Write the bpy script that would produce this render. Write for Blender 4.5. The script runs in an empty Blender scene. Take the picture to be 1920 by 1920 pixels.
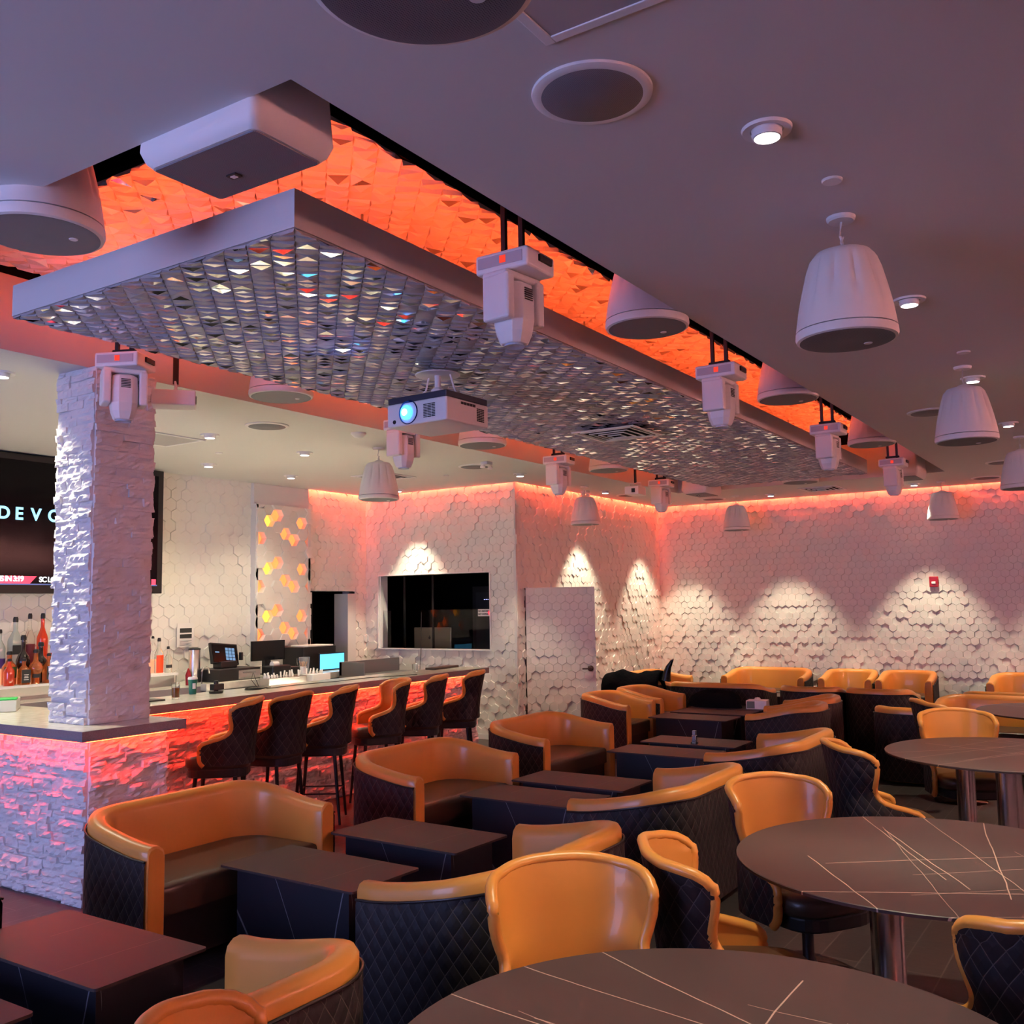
import bpy, math, random
from mathutils import Vector, Matrix
from math import sin, cos, pi, radians as R
C = bpy.context.scene.collection
rnd = random.Random(7)
NAVY=(.012,.012,.02)

# ------------------------------------------------------------------ materials
def mat(name, col, rough=.5, metal=0., spec=.5, emit=None, es=0., trans=0., coat=0., ior=1.45, alpha=1.):
    m = bpy.data.materials.new(name); m.use_nodes = True
    b = m.node_tree.nodes['Principled BSDF']
    b.inputs['Base Color'].default_value = (*col, 1); b.inputs['Roughness'].default_value = rough
    b.inputs['Metallic'].default_value = metal; b.inputs['Specular IOR Level'].default_value = spec
    b.inputs['Transmission Weight'].default_value = trans; b.inputs['Coat Weight'].default_value = coat
    b.inputs['IOR'].default_value = ior; b.inputs['Alpha'].default_value = alpha
    if emit: b.inputs['Emission Color'].default_value = (*emit, 1); b.inputs['Emission Strength'].default_value = es
    return m
class NT:
    def __init__(s, m): s.m = m; s.t = m.node_tree; s.b = s.t.nodes['Principled BSDF']
    def n(s, typ, **kw):
        x = s.t.nodes.new(typ)
        for k, v in kw.items(): setattr(x, k, v)
        return x
    def l(s, a, b): s.t.links.new(a, b)
    def math(s, op, a, b=None, c=None):
        x = s.n('ShaderNodeMath', operation=op)
        for i, v in enumerate((a, b, c)):
            if v is None: continue
            if isinstance(v, (int, float)): x.inputs[i].default_value = v
            else: s.l(v, x.inputs[i])
        return x.outputs[0]
    def noise(s, scale, detail=3, vec=None, rough=.5):
        x = s.n('ShaderNodeTexNoise'); x.inputs['Scale'].default_value = scale; x.inputs['Detail'].default_value = detail
        x.inputs['Roughness'].default_value = rough
        s.l(vec or s.obj(), x.inputs['Vector']); return x.outputs['Fac']
    def obj(s):
        if not hasattr(s, 'tc'): s.tc = s.n('ShaderNodeTexCoord')
        return s.tc.outputs['Object']
    def bump(s, h, strength=.3, dist=.01):
        x = s.n('ShaderNodeBump'); x.inputs['Strength'].default_value = strength; x.inputs['Distance'].default_value = dist
        s.l(h, x.inputs['Height']); s.l(x.outputs[0], s.b.inputs['Normal'])
    def mixcol(s, fac, c1, c2):
        x = s.n('ShaderNodeMix', data_type='RGBA')
        if isinstance(fac, (int, float)): x.inputs[0].default_value = fac
        else: s.l(fac, x.inputs[0])
        for i, c in ((6, c1), (7, c2)):
            if isinstance(c, tuple): x.inputs[i].default_value = (*c, 1)
            else: s.l(c, x.inputs[i])
        return x.outputs[2]
    def base(s, c): s.l(c, s.b.inputs['Base Color'])
def noisy(m, scale=60, strength=.15, dist=.003, vary=None):
    t = NT(m); f = t.noise(scale); t.bump(f, strength, dist)
    if vary: t.base(t.mixcol(t.noise(vary[0]), vary[1], vary[2]))
    return m
white_paint = noisy(mat('ceiling paint', (.66,.64,.63), .8), 90, .05, .002)
hex_white = noisy(mat('white hexagon relief', (.74,.71,.67), .55), 40, .06, .002)
stone_mat = noisy(mat('white split stone', (.70,.68,.68), .75), 55, .6, .006, (9,(.62,.60,.60),(.76,.74,.73)))
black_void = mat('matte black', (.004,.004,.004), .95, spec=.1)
black_pl = mat('black plastic', (.012,.012,.013), .4)
black_metal = mat('black powder coated metal', (.01,.01,.011), .45, .3)
white_pl = mat('white plastic', (.78,.76,.76), .42)
cream = mat('cream enclosure', (.76,.73,.72), .5)
chrome = mat('brushed steel', (.62,.60,.60), .22, 1.)
chrome2 = mat('satin steel', (.3,.3,.3), .35, .9)
tan = noisy(mat('tan leather', (.60,.25,.045), .36, coat=.15), 160, .12, .0015, (5,(.56,.225,.04),(.64,.275,.052)))
seat_lea = noisy(mat('brown leather seat', (.055,.032,.02), .36, coat=.1), 140, .12, .0015)
pipe_mat = mat('dark piping', (.02,.014,.014), .4)
def quilt():
    m = mat('black diamond quilting', (.016,.013,.014), .6, spec=.28); t = NT(m)
    uv = t.n('ShaderNodeUVMap').outputs[0]; sp = t.n('ShaderNodeSeparateXYZ'); t.l(uv, sp.inputs[0])
    a = t.math('DIVIDE', sp.outputs[0], .075); b = t.math('DIVIDE', sp.outputs[1], .105)
    def d(x): return t.math('ABSOLUTE', t.math('SUBTRACT', t.math('FRACT', x), .5))
    p = d(t.math('ADD', a, b)); q = d(t.math('SUBTRACT', a, b))
    mx = t.math('MAXIMUM', p, q)                       # .5 at the seams
    line = t.math('GREATER_THAN', mx, .474)
    h = t.math('MULTIPLY', t.math('SUBTRACT', .5, p), t.math('SUBTRACT', .5, q))
    t.bump(t.math('POWER', h, .5), .9, .012)
    t.base(t.mixcol(line, (.015,.011,.012), (.07,.055,.05))); return m
quilt_mat = quilt()
def slab(name, c1, c2, vein, lines, rough=.35, seed=0, spec=.5):
    m = mat(name, c1, rough, spec=spec); t = NT(m); rr = random.Random(seed)
    sp = t.n('ShaderNodeSeparateXYZ'); t.l(t.obj(), sp.inputs[0])
    wob = t.math('MULTIPLY', t.math('SUBTRACT', t.noise(2.2, 2), .5), .035)
    acc = None
    for k in range(lines):
        an = rr.choice([rr.uniform(.15,.45), rr.uniform(1.5,2.0)]); c = rr.uniform(-.55,.55)*(1 if k else .3); w = rr.uniform(.0012,.0028)
        zc = rr.uniform(-.5,.5)
        e = t.math('ADD', t.math('ADD', t.math('MULTIPLY', sp.outputs[0], cos(an)), t.math('MULTIPLY', sp.outputs[1], sin(an))),
                   t.math('ADD', t.math('MULTIPLY', sp.outputs[2], zc), c))
        L = t.math('LESS_THAN', t.math('ABSOLUTE', t.math('ADD', e, wob)), w)
        along = t.math('ADD', t.math('MULTIPLY', sp.outputs[0], -sin(an)), t.math('MULTIPLY', sp.outputs[1], cos(an)))
        L = t.math('MULTIPLY', L, t.math('LESS_THAN', t.math('ABSOLUTE', t.math('ADD', along, rr.uniform(-.5,.5))), rr.uniform(.3,.8)))
        acc = L if acc is None else t.math('MAXIMUM', acc, L)
    bc = t.mixcol(t.noise(5, 4), c1, c2); t.base(t.mixcol(acc, bc, vein)); return m
stone_top = slab('brown sintered stone', (.050,.032,.032), (.062,.042,.040), (.46,.32,.25), 12, .42, 3)
stone_top2 = slab('brown sintered stone fine', (.040,.028,.026), (.050,.036,.032), (.12,.085,.07), 3, .5, 8, .35)
dark_slab = slab('black veined stone', (.006,.006,.012), (.010,.010,.018), (.16,.16,.18), 6, .5, 5)
def quartz_():
    m = mat('white quartz counter', (.62,.60,.52), .16); t = NT(m)
    t.base(t.mixcol(t.noise(14,5), (.42,.41,.36), (.80,.78,.68))); return m
quartz = quartz_()
edge_mat = noisy(mat('speckled counter edge', (.20,.17,.19), .45), 200, .1, .001, (150,(.14,.11,.13),(.30,.26,.28)))
def floor_():
    m = mat('dark slate plank tile', (.03,.024,.024), .4); t = NT(m)
    br = t.n('ShaderNodeTexBrick'); t.l(t.obj(), br.inputs['Vector']); br.inputs['Scale'].default_value = 1.
    br.inputs['Brick Width'].default_value = .9; br.inputs['Row Height'].default_value = .2; br.inputs['Mortar Size'].default_value = .004
    br.inputs['Color1'].default_value = (.040,.030,.030,1); br.inputs['Color2'].default_value = (.026,.020,.021,1); br.inputs['Mortar'].default_value = (.10,.08,.08,1)
    t.base(t.mixcol(t.math('MULTIPLY', t.noise(7,6), .5), br.outputs['Color'], (.05,.038,.034))); t.bump(t.noise(22,6), .25, .004); return m
floor_mat = floor_()
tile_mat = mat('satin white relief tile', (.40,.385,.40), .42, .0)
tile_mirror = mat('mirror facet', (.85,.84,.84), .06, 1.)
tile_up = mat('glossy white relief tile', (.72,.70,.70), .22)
def grille_(name, c1, c2, scale):
    m = mat(name, c1, .6, .2); t = NT(m)
    v = t.n('ShaderNodeTexVoronoi'); v.inputs['Scale'].default_value = scale; v.inputs['Randomness'].default_value = 0.; t.l(t.obj(), v.inputs['Vector'])
    t.base(t.mixcol(t.math('LESS_THAN', v.outputs['Distance'], .3), c1, c2)); return m
grille_mat = grille_('perforated speaker grille', (.20,.20,.23), (.07,.07,.09), 190)
vent_mat = grille_('perforated return vent', (.45,.44,.45), (.05,.05,.06), 75)
led_red = mat('red led strip', (1,.1,.05), .5, emit=(1,.10,.02), es=23)
led_bar = mat('bar led strip', (1,.1,.05), .5, emit=(1,.015,.004), es=62)
led_pink = mat('pink led strip', (1,.2,.1), .5, emit=(1,.075,.03), es=80)
led_amber = mat('amber backlight', (1,.3,.1), .5, emit=(1,.17,.045), es=1.25)
led_yellow = mat('yellow backlight', (1,.5,.1), .5, emit=(1,.40,.05), es=1.3)
lamp_white = mat('lamp lens', (1,1,1), .4, emit=(1,.97,.88), es=9)
screen_black = mat('dark screen', (.004,.004,.005), .12)
screen_glow = mat('tv picture black', (.003,.002,.003), .12, spec=.15, emit=(.35,.2,.3), es=.001)
text_cyan = mat('cyan lettering', (.3,.7,1), .5, emit=(.25,.68,1), es=.9)
text_white = mat('white lettering', (1,1,1), .5, emit=(.9,.95,1), es=.9)
banner_red = mat('red banner', (1,.05,.1), .5, emit=(.9,.06,.12), es=.7)
banner_blue = mat('blue strip', (.1,.15,.4), .5, emit=(.05,.08,.22), es=.5)
screen_cyan = mat('cyan screen', (.1,.6,.9), .3, emit=(.08,.5,.95), es=1.)
pos_glow = mat('register keys on screen', (.1,.2,.35), .3, emit=(.1,.2,.36), es=.5)
glass = mat('clear glass', (.95,.97,.95), .03, trans=1., ior=1.3)
pane_glass = mat('window pane', (.9,.9,.9), .02, trans=1., ior=1.25)
def liquid(n, c, tr=.55): return mat(n, c, .08, trans=tr, coat=.6)
amber = liquid('amber whiskey bottle', (.62,.16,.03), .6); redliq = liquid('red liqueur bottle', (.85,.07,.02), .4)
darkb = liquid('dark glass bottle', (.02,.012,.01), .1); greyb = liquid('pale grey glass', (.62,.68,.64), .6)
paper = mat('paper', (.75,.72,.70), .7); ink = mat('dark ink', (.03,.03,.03), .7); green_pl = mat('green plastic', (.02,.45,.08), .4)
green_cup = mat('dark green cup', (.01,.13,.09), .5); red_mat = mat('alarm red', (.35,.008,.012), .35); brass = mat('dark bronze', (.12,.09,.09), .3, .9)
copper = mat('copper disc', (.45,.2,.15), .15, 1.)
black_cloth = noisy(mat('black cloth', (.006,.006,.008), .95, spec=.05), 30, .6, .01)
wood = mat('brown tray', (.06,.035,.03), .5)
alu = mat('aluminium computer back', (.30,.28,.2), .35, .4)
lens_glow = mat('projector lens glow', (.05,.4,1), .2, emit=(.04,.35,1), es=3.)
lens_core = mat('projector lens core', (.5,.9,1), .2, emit=(.5,.95,1), es=7)
lens_dark = mat('dark blue lens glass', (.004,.015,.09), .08)
red_disp = mat('red display', (.5,.02,.01), .4, emit=(.9,.05,.02), es=.5)

# ------------------------------------------------------------------ mesh helpers
class MB:
    def __init__(s): s.v=[]; s.f=[]; s.m=[]; s.uv=None
    def add(s, vs, fs, mi=0, M=None):
        o=len(s.v)
        s.v += [tuple(M@Vector(p)) if M else tuple(p) for p in vs]
        s.f += [tuple(i+o for i in f) for f in fs]; s.m += [mi]*len(fs); return s
    def box(s, x0,y0,z0,x1,y1,z1, mi=0, M=None):
        vs=[(x,y,z) for z in (z0,z1) for y in (y0,y1) for x in (x0,x1)]
        return s.add(vs,[(0,2,3,1),(4,5,7,6),(0,1,5,4),(2,6,7,3),(0,4,6,2),(1,3,7,5)],mi,M)
    def lathe(s, prof, n=32, c=(0,0,0), mi=0, M=None, lobes=None):
        vs=[];fs=[]
        for k,(r,z) in enumerate(prof):
            for i in range(n):
                a=2*pi*i/n; rr=r*(lobes(k/(len(prof)-1),a) if lobes else 1)
                vs.append((c[0]+rr*cos(a), c[1]+rr*sin(a), c[2]+z))
        for k in range(len(prof)-1):
            for i in range(n):
                j=(i+1)%n; fs.append((k*n+i,k*n+j,(k+1)*n+j,(k+1)*n+i))
        if prof[0][0]>1e-4: fs.append(tuple(range(n-1,-1,-1)))
        if prof[-1][0]>1e-4: fs.append(tuple((len(prof)-1)*n+i for i in range(n)))
        return s.add(vs,fs,mi,M)
    def cyl(s, x,y,z0,z1,r,n=24,mi=0,M=None): return s.lathe([(r,z0),(r,z1)],n,(x,y,0),mi,M)
    def tube(s, pts, r, n=8, mi=0, r2=None):
        pts=[Vector(p) for p in pts]; vs=[];fs=[]; N=len(pts)
        for k,p in enumerate(pts):
            d=(pts[min(k+1,N-1)]-pts[max(k-1,0)]).normalized()
            a=d.cross(Vector((0,0,1)));
            if a.length<.05: a=d.cross(Vector((1,0,0)))
            a.normalize(); b=d.cross(a); rr=r+((r2 if r2 is not None else r)-r)*k/(N-1)
            for i in range(n):
                t=2*pi*i/n; vs.append(tuple(p+a*rr*cos(t)+b*rr*sin(t)))
        for k in range(N-1):
            for i in range(n):
                j=(i+1)%n; fs.append((k*n+i,k*n+j,(k+1)*n+j,(k+1)*n+i))
        fs.append(tuple(range(n-1,-1,-1))); fs.append(tuple((N-1)*n+i for i in range(n)))
        return s.add(vs,fs,mi)
    def prism(s, poly, z0, z1, mi=0, M=None):
        n=len(poly); vs=[(x,y,z0) for x,y in poly]+[(x,y,z1) for x,y in poly]
        fs=[tuple(range(n-1,-1,-1)),tuple(range(n,2*n))]+[(i,(i+1)%n,n+(i+1)%n,n+i) for i in range(n)]
        return s.add(vs,fs,mi,M)
    def grid(s, rows, mi=0, flip=False, uvs=None):
        nr=len(rows); nc=len(rows[0]); o=len(s.v); s.v+=[tuple(p) for r in rows for p in r]
        if uvs is not None:
            if s.uv is None: s.uv={}
            for k,u in enumerate(q for r in uvs for q in r): s.uv[o+k]=u
        for i in range(nr-1):
            for j in range(nc-1):
                q=(o+i*nc+j,o+i*nc+j+1,o+(i+1)*nc+j+1,o+(i+1)*nc+j)
                s.f.append(q[::-1] if flip else q); s.m.append(mi)
        return s
def link(name, mb, mats, parent=None, smooth=None, bevel=0, sub=0, loc=None, rot=None, seg=2):
    me=bpy.data.meshes.new(name); me.from_pydata(mb.v,[],mb.f)
    if not isinstance(mats,(list,tuple)): mats=[mats]
    for m in mats: me.materials.append(m)
    me.polygons.foreach_set('material_index', mb.m)
    if mb.uv:
        uvl=me.uv_layers.new(name='UVMap')
        for lp in me.loops: uvl.data[lp.index].uv = mb.uv.get(lp.vertex_index,(0,0))
    o=bpy.data.objects.new(name,me); C.objects.link(o)
    if parent: o.parent=parent
    if loc: o.location=loc
    if rot: o.rotation_euler=rot
    if smooth is not None:
        me.polygons.foreach_set('use_smooth',[True]*len(me.polygons))
        try:
            me.set_sharp_from_angle(angle=R(smooth))
        except Exception: pass
    if bevel:
        b=o.modifiers.new('b','BEVEL'); b.width=bevel; b.segments=seg; b.limit_method='ANGLE'; b.angle_limit=R(40)
    if sub:
        b=o.modifiers.new('s','SUBSURF'); b.levels=sub; b.render_levels=sub
    return o
def thing(name, label, cat, loc=(0,0,0), rz=0, group=None):
    o=bpy.data.objects.new(name,None); C.objects.link(o); o.empty_display_size=.1
    o.location=loc; o.rotation_euler=(0,0,rz); o['label']=label; o['category']=cat
    if group: o['group']=group
    return o
def tag(o,label,cat,group=None):
    o['label']=label; o['category']=cat
    if group: o['group']=group
    return o
def struct(o): o['kind']='structure'; return o
def dup(root, loc, rz, label, group=None, rot=None):
    r=root.copy(); C.objects.link(r); r.location=loc; r.rotation_euler=rot or (0,0,rz); r['label']=label
    if group: r['group']=group
    for ch in list(root.children):
        c=ch.copy(); C.objects.link(c); c.parent=r
        for g in ch.children:
            d=g.copy(); C.objects.link(d); d.parent=c
    return r
def text(parent, s, size, loc, rot, m, name='lettering', ext=.002, align='LEFT', sp=1., off=0.):
    cu=bpy.data.curves.new(name,'FONT'); cu.body=s; cu.size=size; cu.extrude=ext; cu.align_x=align; cu.align_y='BOTTOM'
    cu.space_character=sp; cu.offset=off
    cu.materials.append(m); tmp=bpy.data.objects.new('tmp',cu); C.objects.link(tmp)
    me=bpy.data.meshes.new_from_object(tmp.evaluated_get(bpy.context.evaluated_depsgraph_get()))
    me.name=name; bpy.data.objects.remove(tmp); o=bpy.data.objects.new(name,me); C.objects.link(o); o.parent=parent
    o.location=loc; o.rotation_euler=rot; return o

# ------------------------------------------------------------------ room constants
ZC=3.62; RX0,RX1,RY0,RY1=2.14,14.32,2.235,6.18     # ceiling recess
XW=11.47; YD=7.45; XF=16.30; YB=10.25; X0,YR=-3.2,-5.0

m=MB(); m.box(X0,YR,-.1,XF+.1,YB+2.5,0); struct(link('floor',m,floor_mat))
m=MB()
for a in ((X0,YR,RX0,YB),(RX1,YR,XF-.05,YB),(RX0,YR,RX1,RY0),(RX0,RY1,RX1,YB)): 
    m.box(a[0],a[1],ZC,a[2],a[3],ZC+.1)
m2=MB(); t_=.1
# keep the slabs of the bar side short of the walls where the led slot runs
m=MB()
m.box(X0,YR,ZC,RX0,YB+.1,ZC+t_); m.box(RX0,YR,ZC,RX1,RY0,ZC+t_); m.box(RX1,YR,ZC,XF-.07,YD-.07,ZC+t_)
m.box(RX0,RY1,ZC,XW-.07,YB-.09,ZC+t_); m.box(RX0,YB-.09,ZC,10.15,YB+.1,ZC+t_); m.box(XW-.07,RY1,ZC,RX1,YD-.07,ZC+t_)
struct(link('ceiling',m,white_paint))
m=MB(); m.box(X0,YR,4.45,XF+.1,YB+.2,4.5); struct(link('ceiling',m,black_void))
# recess cheeks: painted on the far and bar sides, open black plenum above
m=MB(); m.box(RX0,RY1,ZC+t_,RX1+.06,RY1+.06,4.13); struct(link('trim_1',m,white_paint))
m=MB(); m.box(RX1,RY0,ZC+t_,RX1+.06,RY1,4.13); struct(link('trim_2',m,white_paint))
m=MB(); m.box(RX0-.06,RY0-.06,ZC+t_,RX0,RY1+.06,4.44); m.box(RX0,RY0-.06,ZC+t_,RX1+.06,RY0,4.44); struct(link('trim_3',m,black_void))
m=MB(); m.box(RX0,RY1+.001,4.13,RX1+.06,RY1+.06,4.44); m.box(RX1+.001,RY0,4.13,RX1+.06,RY1,4.44); struct(link('trim_4',m,black_void))

# ------------------------------------------------------------------ hexagon relief walls
def hexwall(name, org, U, N, W, H, holes=(), w=.125, seed=1, back=.05, lv=.0065):
    """pointy-top hexagon tiles at random heights on a plane: org + u*U + z, standing out along N"""
    rr=random.Random(seed); mb=MB(); org=Vector(org); U=Vector(U); N=Vector(N); Z=Vector((0,0,1))
    Rr=w/math.sqrt(3); dz=1.5*Rr
    def clampp(u,z):
        u=min(max(u,0),W); z=min(max(z,0),H); return u,z
    j=0; z=0
    flipped = (U.cross(Z)).dot(N)<0
    while z< H+dz:
        u = (w/2 if j%2 else 0)
        while u < W+w/2:
            if not any(h[0]<u<h[2] and h[1]<z<h[3] for h in holes) and z-Rr<H:
                d=rr.choice([0,1,1,2,3])*lv+.004; tilt=rr.uniform(-.2,.2)*lv
                pts=[]; sides=set()
                for ring,(sc,dep) in enumerate(((1.,-.002),(.985,d-.0035),(.945,d))):
                    for k in range(6):
                        a=pi/2+k*pi/3; uu=u+sc*Rr*cos(a); zz=z+sc*Rr*sin(a)
                        uu,zz=clampp(uu,zz)
                        for h in holes:
                            if h[0]<uu<h[2] and h[1]<zz<h[3]:
                                c=[(uu-h[0],0,h[0]),(h[2]-uu,0,h[2]),(zz-h[1],1,h[1]),(h[3]-zz,1,h[3])]; b=min(c)
                                sides.add(b[2])
                                if b[1]==0: uu=b[2]
                                else: zz=b[2]
                        pts.append(org+U*uu+Z*zz+N*(dep+(tilt*sin(a) if ring else 0)))
                if len(sides)>1: u+=w; continue
                fs=[]
                for q in (0,6):
                    for k in range(6):
                        k2=(k+1)%6; fs.append((q+k,q+k2,q+6+k2,q+6+k))
                fs.append((12,13,14,15,16,17))
                if flipped: fs=[f[::-1] for f in fs]
                mb.add(pts,fs)
            u+=w
        z+=dz; j+=1
    # backing with the openings left out
    xs=sorted({0,W,*[h[0] for h in holes],*[h[2] for h in holes]}); zs=sorted({0,H,*[h[1] for h in holes],*[h[3] for h in holes]})
    for a,b in zip(xs,xs[1:]):
        for c,d in zip(zs,zs[1:]):
            if a<0 or b>W: continue
            if any(h[0]<=a and b<=h[2] and h[1]<=c and d<=h[3] for h in holes): continue
            vs=[]
            for n_ in (-back,0):
                for (p,q) in ((a,c),(b,c),(b,d),(a,d)): vs.append(org+U*p+Z*q+N*n_)
            mb.add(vs,[(0,3,2,1),(4,5,6,7),(0,1,5,4),(1,2,6,5),(2,3,7,6),(3,0,4,7)])
    return struct(link(name,mb,hex_white))
HT=ZC+.1
hexwall('wall_far',(XF,YD,0),(0,-1,0),(-1,0,0),YD-YR,HT,seed=2,w=.118,back=.1,lv=.0075)
# door wall (opening behind the open leaf)
hexwall('wall_left',(XW,YD,0),(1,0,0),(0,-1,0),XF-XW,HT,[(.22,0,1.20,2.13)],seed=3,w=.125,back=.1)
# window wall
hexwall('wall_back',(XW,YD,0),(0,1,0),(-1,0,0),YB-YD,HT,[(.44,1.262,2.52,2.362)],seed=4,w=.125,back=.12)
# wall behind the bar
hexwall('wall_bar',(X0,YB,0),(1,0,0),(0,-1,0),9.11-X0,HT,seed=5,w=.155,back=.12,lv=.006)
hexwall('wall_bar.001',(10.15,YB,0),(1,0,0),(0,-1,0),XW-10.15,HT,[(.12,0,1.05,2.14)],seed=6,w=.125,back=.12)
m=MB(); m.box(XW-.012,YD-.012,0,XW+.03,YD+.03,ZC+.08); struct(link('trim_5',m,white_paint))
m=MB(); m.box(XW-.02,YD,0,XW,YB,.07); m.box(XW+1.2,YD-.02,0,XF,YD,.07); struct(link('baseboard_back',m,white_paint))
m=MB(); m.box(X0-.1,YR,0,X0,YB,4.45); struct(link('wall_near',m,white_paint))
m=MB(); m.box(X0,YR-.1,0,XF+.1,YR,4.45); struct(link('wall_right',m,white_paint))
# dark rooms behind the two openings and the window
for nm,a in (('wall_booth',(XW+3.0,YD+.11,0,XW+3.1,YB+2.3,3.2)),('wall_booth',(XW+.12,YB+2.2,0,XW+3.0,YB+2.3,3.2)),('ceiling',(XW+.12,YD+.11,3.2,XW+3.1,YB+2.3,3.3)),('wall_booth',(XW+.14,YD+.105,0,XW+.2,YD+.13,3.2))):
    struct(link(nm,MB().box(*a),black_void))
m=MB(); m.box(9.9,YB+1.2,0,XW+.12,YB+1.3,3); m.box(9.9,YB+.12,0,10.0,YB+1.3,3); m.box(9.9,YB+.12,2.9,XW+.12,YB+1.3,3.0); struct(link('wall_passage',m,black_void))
m=MB()
for y in (YD+.44,YD+2.52-.02): m.box(XW,y,1.262,XW+.16,y+.02,2.362)
m.box(XW,YD+.44,1.242,XW+.16,YD+2.54,1.262); m.box(XW,YD+.44,2.362,XW+.16,YD+2.54,2.38)
for a in ((YD+.42,1.242,YD+2.54,1.262),(YD+.42,2.362,YD+2.54,2.38),(YD+.42,1.262,YD+.44,2.362),(YD+2.52,1.262,YD+2.54,2.362)): m.box(XW-.034,a[0],a[1],XW,a[2],a[3])
w1=struct(link('window_1',m,white_pl,bevel=.002))
m=MB(); m.box(XW+.05,YD+.46,1.262,XW+.056,YD+2.5,1.835); link('lower_pane',m,pane_glass,w1)
m=MB(); m.box(XW+.10,YD+1.55,1.262,XW+.12,YD+1.58,2.362); m.box(XW+.10,YD+2.1,1.262,XW+.12,YD+2.13,2.362); link('mullion',m,black_metal,w1)
# passage doorway casing at the end of the bar
m=MB()
m.box(11.20,YB-.005,0,11.24,YB+.25,2.14); m.box(10.27,YB-.005,2.14,11.24,YB+.25,2.18); m.box(11.02,YB-.03,0,11.2,YB+.25,2.10)
struct(link('door_1',m,white_paint))
m=MB(); m.box(10.255,YB-.03,0,10.275,YB+.2,2.14); m.box(10.62,YB+.5,0,10.68,YB+.55,2.5); link('curtain_edge',m,black_metal,None); bpy.data.objects['curtain_edge'].name='door_2'; struct(bpy.data.objects['door_2'])

# open door leaf with the same hexagons
d3=hexwall('door_3',(0,0,.02),(1,0,0),(0,-1,0),.98,2.11,seed=9,w=.125,back=.045)
ang=math.atan2(-.837,.547); d3.location=(XW+.215,YD-.02,0); d3.rotation_euler=(0,0,ang)
# in leaf space the room side (towards the camera) is -y
m=MB(); Mr=Matrix.Translation((.90,-.02,.98))@Matrix.Rotation(R(90),4,'X')
m.lathe([(.042,0),(.042,.02),(.02,.035),(.02,.055),(.001,.056)],24,M=Mr); m.box(.78,-.085,.968,.915,-.065,.990)
link('door_handle',m,brass,d3,smooth=40,bevel=.004)
m=MB(); m.box(-.03,-.02,.3,0,.0,.42); m.box(-.03,-.02,1.05,0,0,1.15); m.box(-.03,-.02,1.85,0,0,1.95); link('hinge',m,brass,d3)

# ------------------------------------------------------------------ bar pedestal, column and bar front: split-face stone
def stonewall(mb, org, U, N, W, H, rr, row=.043, amp=.03, blk=(.10,.28), rough=1.):
    org=Vector(org);U=Vector(U);N=Vector(N);Z=Vector((0,0,1)); z=0
    flip=(U.cross(Z)).dot(N)<0
    while z<H-.004:
        h=min(rr.uniform(row*.7,row*1.25),H-z); 
        if H-z-h<.015: h=H-z
        u=0
        while u<W-.001:
            l=min(rr.uniform(*blk),W-u)
            if W-u-l<.05: l=W-u
            base=rr.uniform(.002,amp*.75); nx=max(3,int(l/.03)); nz=3; tl=rr.uniform(-.3,.3)*amp
            rows=[]
            for j in range(nz+1):
                row_=[]
                for i in range(nx+1):
                    e=(i in(0,nx)) or (j in(0,nz))
                    d=base+(rr.uniform(-.08,.45)*amp*rough if not e else rr.uniform(-.05,.05)*amp)+tl*(j/nz-.5)
                    d=max(d,.0015)
                    row_.append(org+U*(u+l*i/nx)+Z*(z+h*j/nz)+N*d)
                rows.append(row_)
            o=len(mb.v); nc=nx+1
            mb.grid(rows,flip=flip)
            # block sides back to the bed
            def side(idx):
                vs=[Vector(mb.v[o+k]) for k in idx]; bk=[]
                for v in vs:
                    dd=(v-org).dot(N); bk.append(v-N*(dd+.006))
                n=len(vs); mb.add(vs+bk,[(k,k+1,n+k+1,n+k) for k in range(n-1)])
            side([i for i in range(nc)]); side([nz*nc+i for i in range(nc)]); side([j*nc for j in range(nz+1)]); side([j*nc+nx for j in range(nz+1)])
            u+=l
        z+=h
def stonebox(name,x0,y0,z0,x1,y1,z1,faces,seed,parent=None,**kw):
    rr=random.Random(seed); mb=MB(); mb.box(x0,y0,z0,x1,y1,z1)
    if 'x-' in faces: stonewall(mb,(x0,y0,z0),(0,1,0),(-1,0,0),y1-y0,z1-z0,rr,**kw)
    if 'x+' in faces: stonewall(mb,(x1,y0,z0),(0,1,0),(1,0,0),y1-y0,z1-z0,rr,**kw)
    if 'y-' in faces: stonewall(mb,(x0,y0,z0),(1,0,0),(0,-1,0),x1-x0,z1-z0,rr,**(dict(kw,rough=.6,amp=kw['amp']*.95) if z0>1 else kw))
    if 'y+' in faces: stonewall(mb,(x0,y1,z0),(1,0,0),(0,1,0),x1-x0,z1-z0,rr,**kw)
    return link(name,mb,stone_mat,parent)
col=stonebox('stone_column',4.00,6.09,1.131,4.47,6.52,ZC-.001,('x-','x+','y-','y+'),11,amp=.04,row=.05)
tag(col,'square column clad in rough white split stone, rising from the bar corner','column')
bar=thing('bar_counter','long white topped bar clad in split stone glowing red underneath','bar',(0,0,0))
stonebox('corner_pedestal',3.87,5.87,0,4.46,9.3,1.06,('x-','y-','x+'),12,bar,amp=.05,row=.05)
stonebox('front_panel',4.49,6.95,0,9.75,7.08,1.06,('y-','x+'),13,bar,amp=.055,row=.05)
m=MB(); m.box(3.755,5.77,1.062,4.56,9.3,1.128,1); m.box(3.756,5.771,1.1285,4.559,9.3,1.13,0); link('corner_top',m,[quartz,edge_mat],bar)
m=MB(); P_=[(4.5,6.77),(9.92,6.86),(9.92,7.42),(4.5,7.42)]
m.prism(P_,1.062,1.128,1); m.prism([(x,y) for x,y in P_],1.1285,1.13,0); link('bar_top',m,[quartz,edge_mat],bar)
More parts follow.
